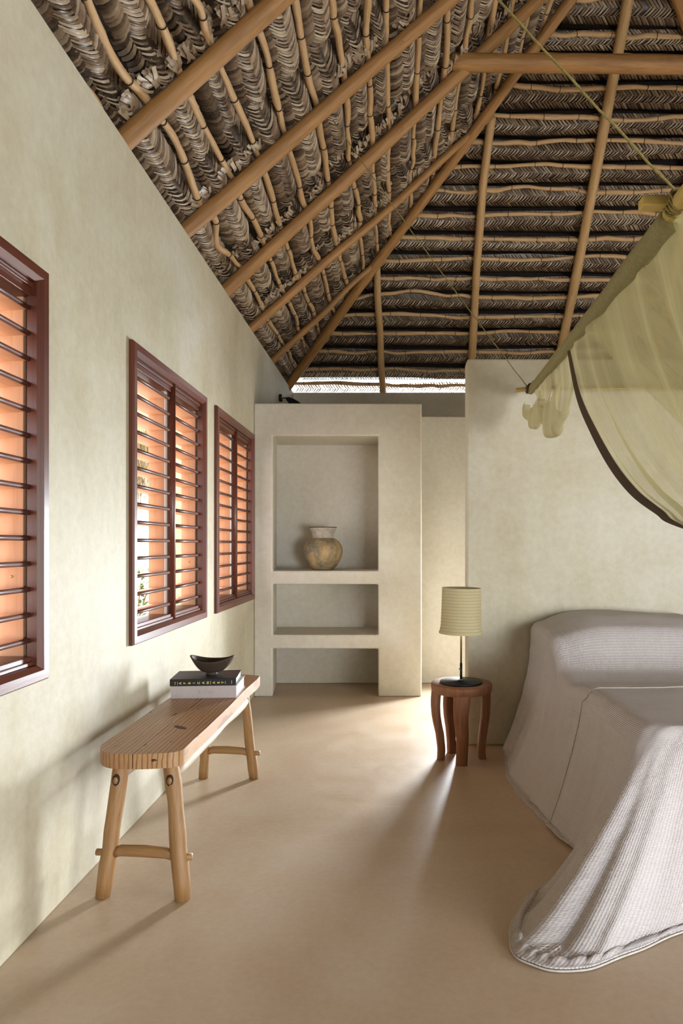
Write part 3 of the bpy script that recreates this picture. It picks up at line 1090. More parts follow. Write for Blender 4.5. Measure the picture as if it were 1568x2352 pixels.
# ------------------------------------------------------------------ books and bowl
def book(name, label, loc, rz, W, D, H, mc, cover=0.003):
    """spine faces -y. origin at the middle of the spine, bottom"""
    r = empty(name, loc); r.rotation_euler = (0, 0, rz)
    tag(r, label, 'book', 'books stacked on the bench')
    def bl(mb, nm, m, bevel=0.0):
        o = mb.build(nm, m, None, bevel=bevel)
        o.parent = r
        return o
    mb = MB(); mb.box((-W / 2 + 0.004, 0.004, cover), (W / 2 - 0.004, D - 0.004, H - cover)); bl(mb, 'pages', M_pages)
    mb = MB()
    mb.box((-W / 2, 0.004, 0), (W / 2, D, cover)); bl(mb, 'cover_board', mc, 0.0008)
    mb = MB(); mb.box((-W / 2, 0.004, H - cover), (W / 2, D, H)); bl(mb, 'cover_board', mc, 0.0008)
    mb = MB(); mb.box((-W / 2, 0, 0), (W / 2, 0.005, H)); bl(mb, 'spine', mc, 0.0015)
    return r


def letters(parent, txt, x, z, size, m, y=-0.0006, rot=PI / 2, nm='lettering', ext=0.0004, bold=0.0):
    cu = bpy.data.curves.new(nm, 'FONT')
    cu.body = txt; cu.size = size; cu.align_x = 'CENTER'; cu.align_y = 'CENTER'; cu.extrude = ext; cu.offset = bold
    o = bpy.data.objects.new('tmp', cu); COL.objects.link(o)
    dg = bpy.context.evaluated_depsgraph_get()
    me = bpy.data.meshes.new_from_object(o.evaluated_get(dg))
    COL.objects.unlink(o); bpy.data.objects.remove(o)
    me.name = nm; me.materials.clear(); me.materials.append(m)
    q = bpy.data.objects.new(nm, me); COL.objects.link(q)
    q.parent = parent
    q.matrix_local = Matrix.Translation((x, y, z)) @ Matrix.Rotation(PI / 2, 4, 'X') @ Matrix.Rotation(rot, 4, 'Z')
    return q


ga, gb_ = Vector((-1.039, 3.154, BZ)), Vector((-0.739, 3.172, BZ))
gm = (ga + gb_) / 2
rz = math.atan2(gb_.y - ga.y, gb_.x - ga.x)
gbk = book('book', 'thick grey cloth-bound book lying flat on the bench under the black book', gm, rz, 0.300, 0.245, 0.057, M_grey_cloth, 0.004)
letters(gbk, 'ICON', 0.012, 0.030, 0.028, M_grey_cloth, rot=0, nm='embossed_lettering', ext=0.0012)
ba, bb_ = Vector((-1.043, 3.155, BZ + 0.0575)), Vector((-0.744, 3.188, BZ + 0.0575))
bbk = book('book', 'black book with yellow spine lettering lying on the grey book, under the bowl', (ba + bb_) / 2, math.atan2(bb_.y - ba.y, bb_.x - ba.x), 0.301, 0.215, 0.031, M_black, 0.003)
# spine print; positions read along the spine (0..1)
W_ = 0.301
for ch, u in zip('AFRICANART', (0.158, 0.225, 0.297, 0.365, 0.435, 0.505, 0.573, 0.665, 0.735, 0.800)):
    letters(bbk, ch, (u - 0.5) * W_, 0.0125, 0.0155, M_yellow, bold=0.0004, nm='letter')
letters(bbk, 'THE', (0.082 - 0.5) * W_, 0.0125, 0.0075, M_yellow, nm='letter')
for u, h_ in ((0.117, 0.013), (0.612, 0.015), (0.838, 0.014)):
    mb = MB(); mb.box(((u - 0.5) * W_ - 0.0006, -0.0008, 0.0125 - h_ / 2), ((u - 0.5) * W_ + 0.0006, 0.0002, 0.0125 + h_ / 2))
    q = mb.build('printed_rule', M_white_print); q.parent = bbk
for k in range(5):
    mb = MB(); zz = 0.0055 + k * 0.0034; xx = (0.932 - 0.5) * W_
    mb.box((xx - 0.0011 - 0.0004 * (k % 2), -0.0008, zz), (xx + 0.0011, 0.0002, zz + 0.0022))
    q = mb.build('small_print', M_white_print); q.parent = bbk

# boat-shaped bowl
bz = BZ + 0.0575 + 0.0312
bowl = empty('bowl', (-0.884, 3.285, bz))
tag(bowl, 'small dark carved wooden bowl with two raised pointed ends on the black book', 'bowl')
NU, NV = 48, 14
def bowl_pt(a, t, inner):
    # t 0 foot edge .. 1 rim
    rx = 0.030 + (0.108 - 0.030) * t ** 0.60
    ry = 0.026 + (0.072 - 0.026) * t ** 0.62
    if inner: rx -= 0.008; ry -= 0.008
    lift = 0.024 * abs(math.cos(a)) ** 2.4 * t
    z = 0.012 + 0.056 * t ** 1.25 + lift
    if inner: z = 0.020 + 0.048 * t ** 1.4 + lift
    rx *= (1 + 0.05 * math.cos(a))
    return (rx * math.cos(a), ry * math.sin(a), z)
mb = MB()
G = []
for k in range(NU + 1):
    a = 2 * PI * k / NU
    col_ = [bowl_pt(a, j / NV, False) for j in range(NV + 1)] + [bowl_pt(a, 1 - j / NV, True) for j in range(NV + 1)] + [(0, 0, 0.019)]
    G.append(col_)
mb.grid(G)
q = mb.build('bowl_body', M_bowl); q.parent = bowl
mb = MB(); mb.lathe([(0.026, 0.0), (0.027, 0.003), (0.024, 0.010), (0.031, 0.016)], (0, 0, 0), 28)
q = mb.build('foot', M_bowl); q.parent = bowl

# ------------------------------------------------------------------ vase
vase = empty('vase', (-0.62, 5.84, 1.038))
tag(vase, 'round-bellied fired clay vase with chalky flared neck in the upper wall niche', 'vase')
vz = [(0.075, 0.0), (0.092, 0.006), (0.118, 0.034), (0.146, 0.080), (0.162, 0.130), (0.1655, 0.165), (0.158, 0.205), (0.140, 0.238), (0.112, 0.262), (0.094, 0.272)]
mb = MB(); mb.lathe(vz, (0, 0, 0), 56, True, False, lambda a, z: 0.01 * math.sin(2 * a + z * 8)); q = mb.build('body', M_vase); q.parent = vase
mb = MB(); mb.lathe([(0.090, 0.268), (0.087, 0.278), (0.089, 0.295), (0.098, 0.325), (0.114, 0.356), (0.118, 0.361), (0.112, 0.361), (0.096, 0.335), (0.082, 0.30), (0.080, 0.26), (0.06, 0.2)], (0, 0, 0), 56, False, False)
q = mb.build('neck', M_vneck); q.parent = vase
mb = MB(); mb.lathe([(0.1185, 0.3595), (0.1195, 0.363), (0.1165, 0.3655), (0.1125, 0.363), (0.112, 0.360)], (0, 0, 0), 56, False, False)
q = mb.build('rim', M_vlip); q.parent = vase

# ------------------------------------------------------------------ stool and lamp
SX, SY, SZ = 0.385, 4.00, 0.446
stool = empty('stool', (SX, SY, 0))
tag(stool, 'low carved wooden stool with bowed legs holding the lamp beside the bed', 'stool')
mb = MB(); mb.lathe([(0.168, -0.052), (0.176, -0.046), (0.179, -0.02), (0.178, -0.006), (0.172, 0.0), (0.10, -0.001), (0.001, -0.001)], (SX, SY, SZ), 56, True, True, lambda a, z: 0.012 * math.sin(3 * a + 1))
mb.build('seat', M_stool, stool)


def stool_leg(ax, ay, wtop, wmid, wbot, dx, seed, bulge):
    """slab leg following the trunk's outside; ax, ay unit direction from the centre"""
    mb = MB(); G = []
    n = 16
    tx, ty = -ay, ax
    for i in range(n + 1):
        t = i / n
        z = (SZ - 0.03) * (1 - t)
        w_ = wtop + (wmid - wtop) * min(1, t * 1.5) if t < 0.66 else wmid + (wbot - wmid) * ((t - 0.66) / 0.34)
        ro = 0.170 + bulge * math.sin(PI * min(1, t * 1.6)) - 0.040 * (t ** 1.6) + 0.012 * max(0, (t - 0.85) / 0.15)
        ri = ro - 0.052 + 0.012 * t
        off = dx * math.sin(PI * t * 1.0) + 0.006 * vnoise(t * 3, seed)
        ring = []
        for (rr_, ww) in ((ro - 0.008, -1), (ro, -0.72), (ro + 0.003, 0), (ro, 0.72), (ro - 0.008, 1), (ri + 0.008, 1), (ri, 0.7), (ri, -0.7), (ri + 0.008, -1), (ro - 0.008, -1)):
            ring.append((SX + ax * rr_ + tx * (ww * w_ / 2 + off), SY + ay * rr_ + ty * (ww * w_ / 2 + off), z))
        G.append(ring)
    mb.grid(G)
    nb = len(mb.v)
    mb.add(G[-1][:-1], [tuple(range(9))]); mb.add(G[0][:-1], [tuple(range(8, -1, -1))])
    return mb.build('leg', M_stool, stool)


def un(x, y):
    l = math.hypot(x, y); return x / l, y / l


stool_leg(*un(-0.10, -1), 0.100, 0.070, 0.066, 0.004, 1, 0.004)
stool_leg(*un(-1, -0.12), 0.060, 0.052, 0.050, 0.0, 2, 0.012)
stool_leg(*un(1, 0.05), 0.058, 0.054, 0.054, 0.0, 3, 0.004)
stool_leg(*un(-0.42, 1), 0.062, 0.050, 0.052, 0.012, 4, 0.008)

LXc, LYc = 0.383, 3.99
lamp = empty('table_lamp', (LXc, LYc, SZ))
tag(lamp, 'table lamp with woven palm shade and round black base on the wooden stool', 'lamp')
mb = MB(); mb.lathe([(0.120, 0.0), (0.124, 0.003), (0.124, 0.009), (0.121, 0.012), (0.02, 0.0125), (0.018, 0.016), (0.001, 0.017)], (LXc, LYc, SZ), 56, True, False)
mb.build('base', M_iron, lamp)
mb = MB(); mb.tube([(LXc, LYc, SZ + 0.015), (LXc, LYc, SZ + 0.115)], 0.0075, 14)
mb.tube([(LXc - 0.004, LYc - 0.004, SZ + 0.082), (LXc - 0.013, LYc - 0.006, SZ + 0.082)], 0.003, 8)
mb.build('switch_sleeve', M_iron, lamp)
mb = MB(); mb.tube([(LXc, LYc, SZ + 0.11), (LXc + 0.0, LYc, SZ + 0.44)], 0.0056, 12)
mb.tube([(LXc, LYc, SZ + 0.014), (LXc, LYc, SZ + 0.021)], 0.0095, 12)
mb.build('brass_stem', M_brass, lamp)
mb = MB()
prof = []
zs0, zs1 = 0.735 - SZ, 1.001 - SZ
NC = 15
for k in range(NC * 6 + 1):
    t = k / (NC * 6)
    r = 0.1265 - 0.011 * min(1, t / 0.16) ** 0.6 - 0.0055 * t
    r += 0.0034 * abs(math.sin(PI * NC * t)) ** 0.7
    prof.append((r, zs0 + (zs1 - zs0) * t))
prof2 = prof + [(r - 0.004, z) for r, z in reversed(prof)]
tilt = math.radians(1.3)
mb.lathe(prof2, (0, 0, 0), 72, False, False, lambda a, z: 0.010 * math.sin(2 * a + 3 * z) + 0.006 * math.sin(5 * a + 20 * z))
mb.v = [(LXc + v[0] * math.cos(tilt) + (v[2] - 0.4) * math.sin(tilt), LYc + v[1], SZ + 0.0 + v[2] * math.cos(tilt) - v[0] * math.sin(tilt)) for v in mb.v]
mb.build('lamp_shade', M_shade, lamp)

# wall spot above the niche block
sp = empty('wall_spotlight', (XL, 6.86, 2.73))
tag(sp, 'small black adjustable spotlight on the left wall above the niche block', 'spotlight')
zz = 2.728
mb = MB(); mb.tube([(XL + 0.0, 6.86, zz), (XL + 0.032, 6.86, zz)], 0.038, 28); mb.build('wall_mount', M_spot, sp, bevel=0.003)
mb = MB(); mb.tube([(XL + 0.03, 6.86, zz), (XL + 0.075, 6.86, zz)], 0.006, 10); mb.build('arm', M_spot, sp)
mb = MB(); mb.tube([(XL + 0.066, 6.86, zz + 0.002), (XL + 0.085, 6.86, zz - 0.008), (XL + 0.12, 6.86, zz - 0.032), (XL + 0.165, 6.86, zz - 0.066), (XL + 0.20, 6.86, zz - 0.095)], [0.006, 0.020, 0.034, 0.042, 0.046], 24); mb.build('lamp_head', M_spot, sp)

# ------------------------------------------------------------------ bed
bed = empty('bed', (1.75, 3.3, 0))
tag(bed, 'double bed made up with rumpled mauve-grey gauze coverlets against the headboard wall', 'bed')
BX0, BX1, BY0, BY1 = 0.86, 2.66, 2.42, 4.245     # mattress footprint
MH = 0.60
mb = MB(); mb.box((BX0 + 0.07, BY0 + 0.07, 0.0), (BX1 - 0.03, BY1 - 0.01, 0.36)); mb.build('bed_base', M_wall, bed)
mb = MB(); mb.box((BX0 + 0.03, BY0 + 0.03, 0.36), (BX1 - 0.01, BY1 - 0.005, MH - 0.05)); mb.build('mattress', M_hem, bed, bevel=0.03, bseg=4)


def sstep(a, b, x):
    t = max(0, min(1, (x - a) / (b - a)))
    return t * t * (3 - 2 * t)


def ztop(x, y):
    z = MH - 0.012
    p = sstep(3.50, 3.74, y) * (0.80 + 0.20 * sstep(3.60, 3.98, y))
    px = math.sin(PI / 2 * max(0, min(1, (x - BX0 + 0.08) / 0.36))) * (1 - sstep(BX1 - 0.2, BX1 + 0.05, x))
    hgt = 0.255 - 0.02 * sstep(1.35, 1.75, x) + 0.015 * sstep(1.85, 2.2, x)
    z += hgt * p * (0.45 + 0.55 * px)
    z += 0.010 * vnoise(x * 3.1 + 5, 2) * vnoise(y * 2.7, 3) + 0.004 * vnoise(x * 9 + y * 5, 4)
    z -= 0.03 * sstep(3.52, 3.42, y) * sstep(3.2, 3.42, y)
    return z


# perimeter: list of (edge point, hem point, flare exponent, floor-touch fraction)
KEY = [
    (0.00, (BX0 - 0.02, 4.235), (0.66, 4.20), 2.2, 0.97),
    (0.08, (BX0 - 0.02, 4.08), (0.64, 4.00), 2.2, 0.97),
    (0.20, (BX0 - 0.02, 3.80), (0.600, 3.70), 2.0, 0.95),
    (0.30, (BX0 - 0.01, 3.50), (0.610, 3.45), 2.0, 0.93),
    (0.40, (BX0, 3.22), (0.650, 3.18), 1.9, 0.92),
    (0.48, (BX0, 2.98), (0.700, 2.93), 1.8, 0.92),
    (0.55, (BX0, 2.74), (0.745, 2.74), 1.9, 0.95),
    (0.60, (BX0 + 0.005, 2.58), (0.650, 2.58), 1.5, 0.86),
    (0.65, (BX0 + 0.02, 2.48), (0.46, 2.38), 1.15, 0.90),
    (0.69, (BX0 + 0.045, 2.445), (0.385, 2.19), 1.0, 0.90),
    (0.73, (BX0 + 0.07, 2.425), (0.40, 2.035), 1.0, 0.90),
    (0.77, (BX0 + 0.12, 2.42), (0.545, 2.010), 1.05, 0.90),
    (0.82, (BX0 + 0.22, 2.41), (0.74, 2.095), 1.15, 0.82),
    (0.88, (BX0 + 0.42, 2.41), (1.02, 2.235), 1.3, 0.86),
    (1.00, (BX0 + 0.75, 2.41), (1.45, 2.26), 1.6, 0.92),
    (1.20, (BX0 + 1.25, 2.41), (2.10, 2.27), 1.8, 0.92),
    (1.45, (BX1, 2.42), (2.85, 2.25), 1.8, 0.92),
]


def catm(u):
    ks = [k[0] for k in KEY]
    i = 0
    while i < len(ks) - 2 and ks[i + 1] <= u: i += 1
    f = (u - ks[i]) / (ks[i + 1] - ks[i])
    def at(j):
        j = max(0, min(len(KEY) - 1, j)); k = KEY[j]
        return np.array([k[1][0], k[1][1], k[2][0], k[2][1], k[3], k[4]])
    p0, p1, p2, p3 = at(i - 1), at(i), at(i + 1), at(i + 2)
    return 0.5 * ((2 * p1) + (-p0 + p2) * f + (2 * p0 - 5 * p1 + 4 * p2 - p3) * f * f + (-p0 + 3 * p1 - 3 * p2 + p3) * f ** 3)


def cover(u0, u1, nu, lift, ylim, hemcut=1.0, seed=0, inset=0.0):
    """a sheet: centre of the bed -> mattress edge -> down to the hem"""
    Ntop, Nside = 34, 64
    P = []; UV = []
    for i in range(nu + 1):
        u = u0 + (u1 - u0) * i / nu
        ex, ey, hx, hy, fe, ff = catm(u)
        E = Vector((ex, ey, 0)); H = Vector((hx, hy, 0))
        # centre line: points on the bed's middle
        cx = 1.75
        if u < 0.60: C = Vector((cx, ey, 0))
        else:
            s = min(1, (u - 0.60) / 0.85)
            C = Vector((cx, 2.58 + 0.0 * s, 0))
        col_ = []; uvc = []
        ze = ztop(ex, ey)
        rc = 0.07
        dirEC = (C - E)
        L = dirEC.length; dirEC.normalize()
        # top part
        acc = -L
        for k in range(Ntop):
            t = k / Ntop
            p = C.lerp(E + dirEC * rc * 0.9, t)
            z = ztop(p.x, p.y)
            col_.append(Vector((p.x, p.y, z + lift)))
            uvc.append((u * 2.6, -L * (1 - t)))
        zs = ztop((E + dirEC * rc).x, (E + dirEC * rc).y)
        for k in range(5):
            an = PI / 2 * (k / 5)
            p = E + dirEC * rc * (1 - math.sin(an)) * 0.9
            z = zs - (rc) * (1 - math.cos(an)) * 0.9
            col_.append(Vector((p.x, p.y, z + lift)))
            uvc.append((u * 2.6, 0.02 * k))
        z1 = col_[-1].z - lift - 0.012
        outw = (H - E)
        if outw.length > 1e-6: outn = outw.normalized()
        else: outn = Vector((-1, 0, 0))
        flat_ = (H - E).length
        for k in range(1, Nside + 1):
            v = k / Nside * hemcut
            g_ = v ** fe
            # fall, then rest on the floor
            if v < ff: z = z1 * (1 - (v / ff)) ** (1.0 if fe > 1.4 else 1.0 + 0.9 * (1.4 - fe))
            else: z = 0.0
            p = E.lerp(H, g_)
            amp = 0.013 * min(1, v * 1.6) * (1 if fe > 1.4 else 0.55)
            fold = amp * (math.sin(u * 95 + 1.3 * math.sin(u * 31) + 0.8 * v) * 0.5 + vnoise(u * 34 + v * 0.6, seed + 5) * 0.8 + 0.35 * vnoise(u * 80, seed + 6))
            if 0.60 < u < 0.84:
                cw = sstep(0.60, 0.66, u) * (1 - sstep(0.79, 0.86, u))
                # large tapered folds running down the corner train
                fold += cw * v * (0.050 * math.sin((u - 0.60) * 78) + 0.018 * math.sin((u - 0.6) * 170 + 1))
            p = p + outn * fold * (1 if v < ff else 0.2)
            if lift > 0: p = p + outn * 0.022 * math.exp(-(u - u0) / 0.012) * math.sin(PI * min(1, v * 1.05))
            zz_ = z
            if v >= ff - 0.04:
                w_ = sstep(ff - 0.04, ff + 0.04, v) * (1 - sstep(0.93, 1.0, v / hemcut))
                zz_ += w_ * (0.004 + (0.012 if 0.62 < u < 0.80 else 0.004) * abs(math.sin(u * 190 + 3 * vnoise(u * 20, 3))) + 0.005 * abs(vnoise(u * 30, 8)))
            else:
                zz_ += 0.008 * (1 - v) * vnoise(u * 25, seed + 2)
            rum = 0.0035 * vnoise(v * 23 + u * 7, seed + 31) * vnoise(u * 60 + v * 4, seed + 33)
            col_.append(Vector((p.x + rum, p.y + rum, max(0.003, zz_) + lift * (1 if v < ff else 0.6))) + outn * lift)
            uvc.append((u * 2.6, 0.10 + v * (0.62 + (flat_ if fe < 1.4 else flat_ * 0.4))))
        P.append(col_); UV.append(uvc)
    mb = MB(); mb.grid(P, UV)
    return mb, P


# under coverlet, over the pillows and the head half
mb, P1 = cover(0.0, 0.62, 150, 0.0, None, seed=1)
mb.build('coverlet', M_cloth, bed, solid=0.004)
# the edge of the head part closes against the wall
# top coverlet over the foot half
mb, P2 = cover(0.447, 1.45, 340, 0.018, None, seed=2)
o = mb.build('coverlet', M_cloth, bed, solid=0.005)
# stitched seam along the edge of the top coverlet
mb = MB(); mb.tube([p + (Vector((0, 0.0, 0.004)) if k < 36 else Vector((-0.004, 0.001, 0.001))) for k, p in enumerate(P2[0][:-2])], 0.0035, 6)
mb.build('seam', M_hem, bed)
# hem roll of the top coverlet on the floor
mb = MB(); mb.tube([Vector((c[-1].x, c[-1].y, 0.006)) for c in P2[30:260]], 0.0035, 6)
mb.build('hem', M_hem, bed)
# far and pillow closing: pillows themselves
for k, (x0, x1) in enumerate(((0.95, 1.62), (1.74, 2.45))):
    G = []
    for i in range(25):
        a = i / 24
        row = []
        for j in range(33):
            an = 2 * PI * j / 32
            th = math.sin(PI * a) ** 0.45
            cy = 3.93; cz = 0.69
            row.append((x0 + (x1 - x0) * a, cy + 0.20 * th * math.cos(an), cz + 0.10 * th * math.sin(an)))
        G.append(row)
    mb = MB(); mb.grid(G); mb.build('pillow', M_hem, bed)

# ------------------------------------------------------------------ canopy frame and net
canopy = empty('canopy_frame', (1.75, 3.0, 2.17))
tag(canopy, 'bamboo pole canopy frame hung on ropes above the bed', 'canopy frame')
PZ = 2.172
pf, pn = Vector((0.795, 4.06, PZ)), Vector((0.765, 1.87, PZ))
dA = (pf - pn).normalized()
mb = MB()
pa = [pn - dA * 0.42, pn, pn.lerp(pf, 0.3) + Vector((0, 0, -0.006)), pn.lerp(pf, 0.7), pf + dA * 0.05]
mb.tube(pa, [0.026, 0.024, 0.021, 0.018, 0.014], 14); mb.build('long_pole', M_pole, canopy)
mb = MB(); mb.tube([Vector((2.72, 1.45, PZ)), Vector((2.74, 4.10, PZ))], [0.025, 0.017], 12); mb.build('long_pole', M_pole, canopy)
mb = MB(); mb.tube([(0.715, 4.05, PZ - 0.004), (0.80, 4.045, PZ + 0.006), (2.85, 4.03, PZ + 0.03)], [0.013, 0.013, 0.016], 12); mb.build('cross_pole', M_pole, canopy)
mb = MB(); mb.box((0.672, 1.855, PZ + 0.002), (2.85, 1.895, PZ + 0.030))
mb.build('cross_pole', M_pole, canopy, bevel=0.004)
# sleeve of the net around the long pole
mb = MB()
n = 40; pts = []; rad = []
for k in range(n + 1):
    t = k / n
    p = (pn + dA * 0.03).lerp(pf - dA * 0.03, t)
    pts.append(p + Vector((0.004, 0, -0.012)))
    rad.append((0.034 - 0.014 * t) * (1 + 0.06 * vnoise(t * 14, 3)))
mb.tube(pts, rad, 16, flat=1.15)
net = empty('mosquito_net', (1.2, 3.0, 2.1))
tag(net, 'olive sheer mosquito net draped from the canopy pole and gathered to the right', 'net')
mb.build('pole_sleeve', M_sleeve, net)
# lashings
mb = MB()
rr = random.Random(3)
for k in range(16):
    c = pf + Vector((0.0, -0.01 - 0.006 * k * 0.6, 0.0))
    an0 = rr.random() * 6
    ring = []
    ax1 = Vector((rr.uniform(-0.5, 0.5), rr.uniform(-1, 1), rr.uniform(-0.3, 1))).normalized()
    u_ = ax1.cross(Vector((1, 0.2, 0.1))).normalized(); v_ = ax1.cross(u_)
    for j in range(13):
        an = 2 * PI * j / 12
        ring.append(c + (u_ * math.cos(an) + v_ * math.sin(an)) * (0.022 + 0.006 * rr.random()))
    mb.tube(ring, 0.0028, 5, caps=False)
for k in range(4):
    a = pf + Vector((rr.uniform(-0.02, 0.02), rr.uniform(-0.03, 0.0), 0.015))
    mb.tube([a, a + Vector((0.02 + 0.02 * k, -0.01, 0.035)), a + Vector((0.05 + 0.01 * k, 0.0, 0.03 + 0.02 * k)), a + Vector((0.075, 0.0, 0.035))], 0.002, 5)
mb.build('twine_lashing', M_twine, canopy)
mb = MB()
for k in range(7):
    c = pn + dA * (-0.045 + 0.009 * k) + Vector((0, 0, 0.004))
    ring = []
    u_ = Vector((1, 0, 0.25 * (k % 3 - 1))).normalized(); v_ = Vector((0.1 * k - 0.3, 0.25, 1)).normalized()
    for j in range(15):
        an = 2 * PI * j / 14
        ring.append(c + (u_ * math.cos(an) + v_ * math.sin(an)) * 0.028)
    mb.tube(ring, 0.0035, 6, caps=False)
mb.build('rope_lashing', M_rope, canopy)

# ropes
def rope(p0, p1, r, label):
    mb = MB(); P = []
    for k in range(30):
        t = k / 29
        P.append(Vector(p0).lerp(Vector(p1), t) + Vector((0, 0, -0.02 * math.sin(PI * t))) + Vector((0.0015 * math.sin(k * 2.1), 0, 0.0015 * math.cos(k * 1.7))))
    mb.tube(P, r, 7)
    return tag(mb.build('rope', M_rope), label, 'rope', 'ropes holding the canopy frame')


rope((0.775, 1.85, PZ + 0.02), (-0.47, 1.95, 3.68), 0.0035, 'pale sisal rope from the near canopy corner up to the left roof rafters')
rope((0.785, 4.05, PZ + 0.012), (-0.37, 4.06, 3.775), 0.0028, 'thin rope from the far canopy corner beside the headboard wall up to the left roof')


def ray(px, py, Y):
    return Vector(((px - PX) / F * Y, Y, EYE + (PY - py) / F * Y))


def spline(pts, n):
    pts = [Vector(p) for p in pts]
    out = []
    m = len(pts) - 1
    for k in range(n):
        s = k / (n - 1) * m
        i = min(m - 1, int(s)); f = s - i
        p0, p1, p2, p3 = pts[max(0, i - 1)], pts[i], pts[i + 1], pts[min(m, i + 2)]
        out.append(0.5 * ((2 * p1) + (-p0 + p2) * f + (2 * p0 - 5 * p1 + 4 * p2 - p3) * f * f + (-p0 + 3 * p1 - 3 * p2 + p3) * f ** 3))
    return out


# main side curtain: from the pole down and round to a tie-back at the near right
edge = [Vector((0.782, 3.08, PZ - 0.02)), ray(1332, 905, 2.98), ray(1368, 985, 2.85), ray(1412, 1062, 2.68), ray(1462, 1125, 2.48), ray(1520, 1172, 2.28), ray(1572, 1208, 2.10), Vector((1.10, 1.80, 1.18)), Vector((1.28, 1.52, 1.02))]
tie = Vector((1.32, 1.48, 1.02))
NUc, NVc = 150, 60
E0 = spline(edge, NVc)
P = []; UV = []
for i in range(NUc):
    u = i / (NUc - 1)
    top = Vector((0.782, 3.08, PZ - 0.02)).lerp(Vector((0.768, 0.95, PZ - 0.03)), u)
    col_ = []; uvc = []
    for j in range(NVc):
        v = j / (NVc - 1)
        e = E0[j] - E0[0]
        # blend of the swooping edge and a straighter fall toward the tie point
        tgt = tie + Vector((0.06 * (1 - u), 0.10 * (1 - u) - 0.0, 0.10 * u - 0.02))
        sw = E0[j] + (top - E0[0]) * (1 - v) ** 1.35
        strt = top.lerp(tgt, v) + Vector((0.10 * math.sin(PI * v) * u, 0, -0.16 * math.sin(PI * v) * (1 - u)))
        k_ = u ** 0.8
        p = sw.lerp(strt, k_ * 0.75)
        am = (0.010 + 0.045 * v) * (1 - 0.55 * v)
        n1 = math.sin(u * 58 + 2.2 * math.sin(u * 13)) * 0.6 + vnoise(u * 26, 3) * 0.9
        p = p + Vector((am * n1, am * 0.45 * math.cos(u * 47), am * 0.25 * n1 * v))
        col_.append(p); uvc.append((u, v * 1.6))
    P.append(col_); UV.append(uvc)
mb = MB(); mb.grid(P, UV)
mb.build('side_curtain', M_net, net)
# dark hem strip along the swooping edge
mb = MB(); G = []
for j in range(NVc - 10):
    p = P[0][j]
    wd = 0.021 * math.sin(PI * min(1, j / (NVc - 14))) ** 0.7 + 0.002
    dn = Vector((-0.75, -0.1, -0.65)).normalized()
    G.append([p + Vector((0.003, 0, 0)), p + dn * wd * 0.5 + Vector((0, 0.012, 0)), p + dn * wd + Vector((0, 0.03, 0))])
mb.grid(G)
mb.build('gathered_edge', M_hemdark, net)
# a second layer, falling inside
P = []; UV = []
for i in range(70):
    u = i / 69
    top = Vector((0.79, 2.86, PZ - 0.02)).lerp(Vector((0.775, 1.2, PZ - 0.03)), u)
    col_ = []; uvc = []
    for j in range(40):
        v = j / 39
        tgt = tie + Vector((0.10, 0.30 * (1 - u), 0.15 * u))
        p = top.lerp(tgt, v) + Vector((0.16 * math.sin(PI * v), 0, -0.20 * math.sin(PI * v) * (1 - u)))
        n1 = math.sin(u * 33 + 1) * 0.7 + vnoise(u * 15, 9)
        am = 0.03 * math.sin(PI * min(1, v * 0.9 + 0.08))
        p += Vector((am * n1, 0.3 * am * n1, 0))
        col_.append(p); uvc.append((u, v * 1.6))
    P.append(col_); UV.append(uvc)
mb = MB(); mb.grid(P, UV); mb.build('side_curtain', M_net, net)


# two swags of net looped up at the head of the pole
def swag(A, B, drop, depth, seed):
    """net hung along the pole from A to B, its lower part folded back up into a rolled loop"""
    P = []; UV = []
    NU_, NV_ = 60, 56
    A = Vector(A); B = Vector(B)
    for i in range(NU_):
        u = i / (NU_ - 1)
        top = A.lerp(B, u)
        col_ = []; uvc = []
        low = drop * (0.30 + 0.70 * math.sin(PI * (0.04 + 0.74 * u)))
        for j in range(NV_):
            v = j / (NV_ - 1)
            if v < 0.62:                      # falling part, with gathers
                t = v / 0.62
                z = -low * t
                xo = -0.012 * t + 0.02 * math.sin(PI * t)
            else:                             # rolls under and comes back up outside
                t = (v - 0.62) / 0.38
                an = PI * min(1, t * 1.25)
                z = -low - depth * 0.5 * math.sin(an) + max(0, t - 0.55) * low * 0.9
                xo = -0.012 - depth * 0.5 * (1 - math.cos(an)) + 0.05 * max(0, t - 0.6)
            amp = 0.009 * (0.25 + v)
            fold = amp * (math.sin(u * 21 + seed + v * 1.6) + 0.8 * vnoise(u * 11 + v, seed + 3))
            pinch = 0.35 * (u - 0.5) * math.sin(PI * min(1, v)) * (B.y - A.y) * -0.5
            col_.append(Vector((top.x + xo + fold, top.y + pinch + 0.3 * fold, top.z + z + 0.4 * fold)))
            uvc.append((u * 0.5, v))
        P.append(col_); UV.append(uvc)
    mb = MB(); mb.grid(P, UV)
    return mb.build('looped_swag', M_net2, net)


swag((0.80, 3.99, PZ - 0.02), (0.79, 3.50, PZ - 0.02), 0.25, 0.05, 1)
swag((0.82, 3.62, PZ - 0.02), (0.80, 3.05, PZ - 0.02), 0.35, 0.07, 6)

# canopy roof net and the curtain at the head end
mb = MB(); G = []; UV = []
for i in range(30):
    row = []; uv = []
    for j in range(30):
        u, v = i / 29, j / 29
        row.append((0.79 + 1.93 * u, 1.88 + 2.15 * v, PZ + 0.0 - 0.07 * math.sin(PI * u) * math.sin(PI * v) + 0.006 * vnoise(u * 9 + v * 6, 4)))
        uv.append((u, v))
    G.append(row); UV.append(uv)
mb.grid(G, UV); mb.build('roof_net', M_net, net)

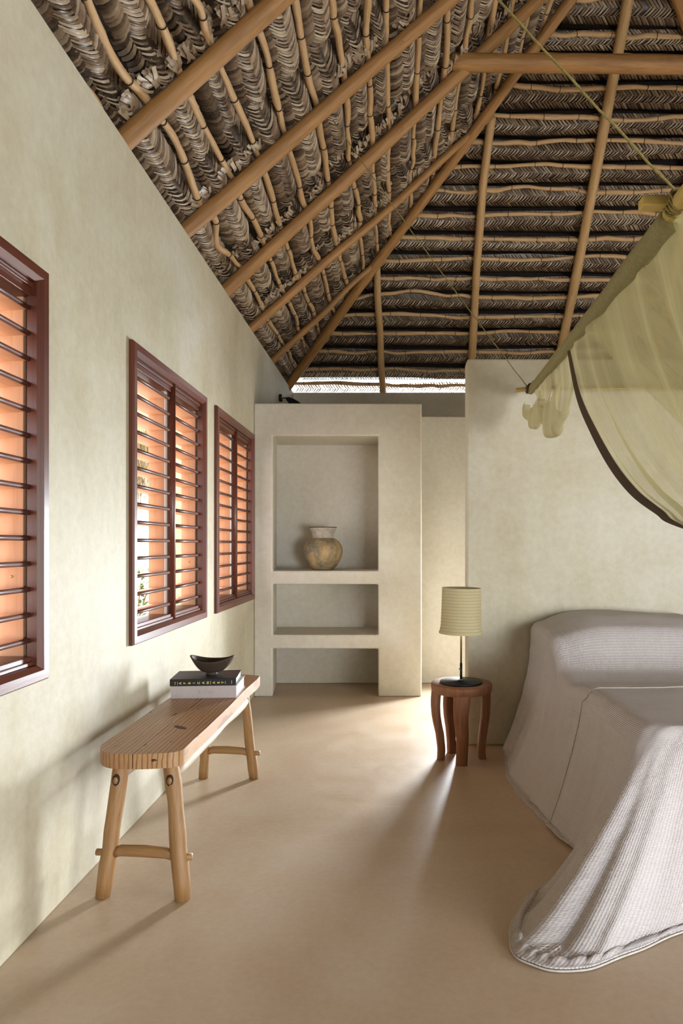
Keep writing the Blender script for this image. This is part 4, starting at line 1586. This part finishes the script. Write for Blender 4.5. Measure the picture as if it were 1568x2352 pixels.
# ------------------------------------------------------------------ outside the windows
hut = empty('thatched_eave', (-4.2, 9.5, 0))
tag(hut, 'neighbouring straw eave seen outside through the middle louvred window', 'eave')
mb = MB()
mb.add([(-3.36, 6.5, 2.55), (-3.36, 14.0, 2.55), (-5.6, 14.0, 4.7), (-5.6, 6.5, 4.7)], [(0, 1, 2, 3)], None, False)
mb.build('straw_slope', M_thatch_out, hut, solid=0.12)
mb = MB(); rr = random.Random(9)
for k in range(2600):
    y = 6.5 + 7.5 * rr.random()
    x = -3.34 + rr.uniform(-0.10, 0.10)
    z = 2.72 + rr.uniform(-0.5, 0.12)
    L = rr.uniform(0.5, 1.0)
    dx = rr.uniform(-0.03, 0.06); dy = rr.uniform(-0.07, 0.07)
    w_ = 0.009
    mb.add([(x, y - w_, z), (x, y + w_, z), (x + dx, y + dy, z - L)], [(0, 1, 2)], None, False)
q = mb.build('straw_fringe', M_thatch_out, hut); tag(q, kind='stuff')
for (yy) in (12.6, 13.8):
    mb = MB(); mb.tube([(-3.75, yy, -0.14), (-3.75, yy, 2.85)], 0.07, 10); mb.build('post', M_rafter, hut)


def shrub(x, y, s, seed, label):
    rr = random.Random(seed)
    root = empty('shrub', (x, y, -0.14)); tag(root, label, 'shrub', 'shrubs outside the windows')
    mb = MB()
    for k in range(9):
        a = rr.uniform(0, 2 * PI)
        mb.tube([(x, y, -0.14), (x + 0.15 * s * math.cos(a), y + 0.15 * s * math.sin(a), -0.14 + 0.5 * s), (x + 0.35 * s * math.cos(a), y + 0.35 * s * math.sin(a), -0.14 + 0.9 * s)], [0.012, 0.009, 0.004], 5)
    mb.build('stems', M_rafter, root)
    mb = MB()
    for k in range(420):
        a = rr.uniform(0, 2 * PI); h = rr.uniform(0.15, 1.0) * s; rad = 0.45 * s * rr.random() ** 0.5
        c = Vector((x + rad * math.cos(a), y + rad * math.sin(a), -0.14 + h))
        d = Vector((math.cos(a), math.sin(a), rr.uniform(-0.4, 0.8))).normalized(); L = 0.09 * s + 0.05
        sd = d.cross(Vector((0, 0, 1))).normalized() * L * 0.2
        mb.add([c, c + d * L * 0.5 + sd, c + d * L, c + d * L * 0.5 - sd], [(0, 1, 2, 3)], None, True)
    tag(mb.build('foliage', M_leaf, root), kind='stuff')


shrub(-4.4, 11.6, 1.0, 1, 'leafy shrub outside low behind the middle louvred window')
shrub(-2.35, 9.0, 1.5, 2, 'taller green shrub outside behind the farthest louvred window')
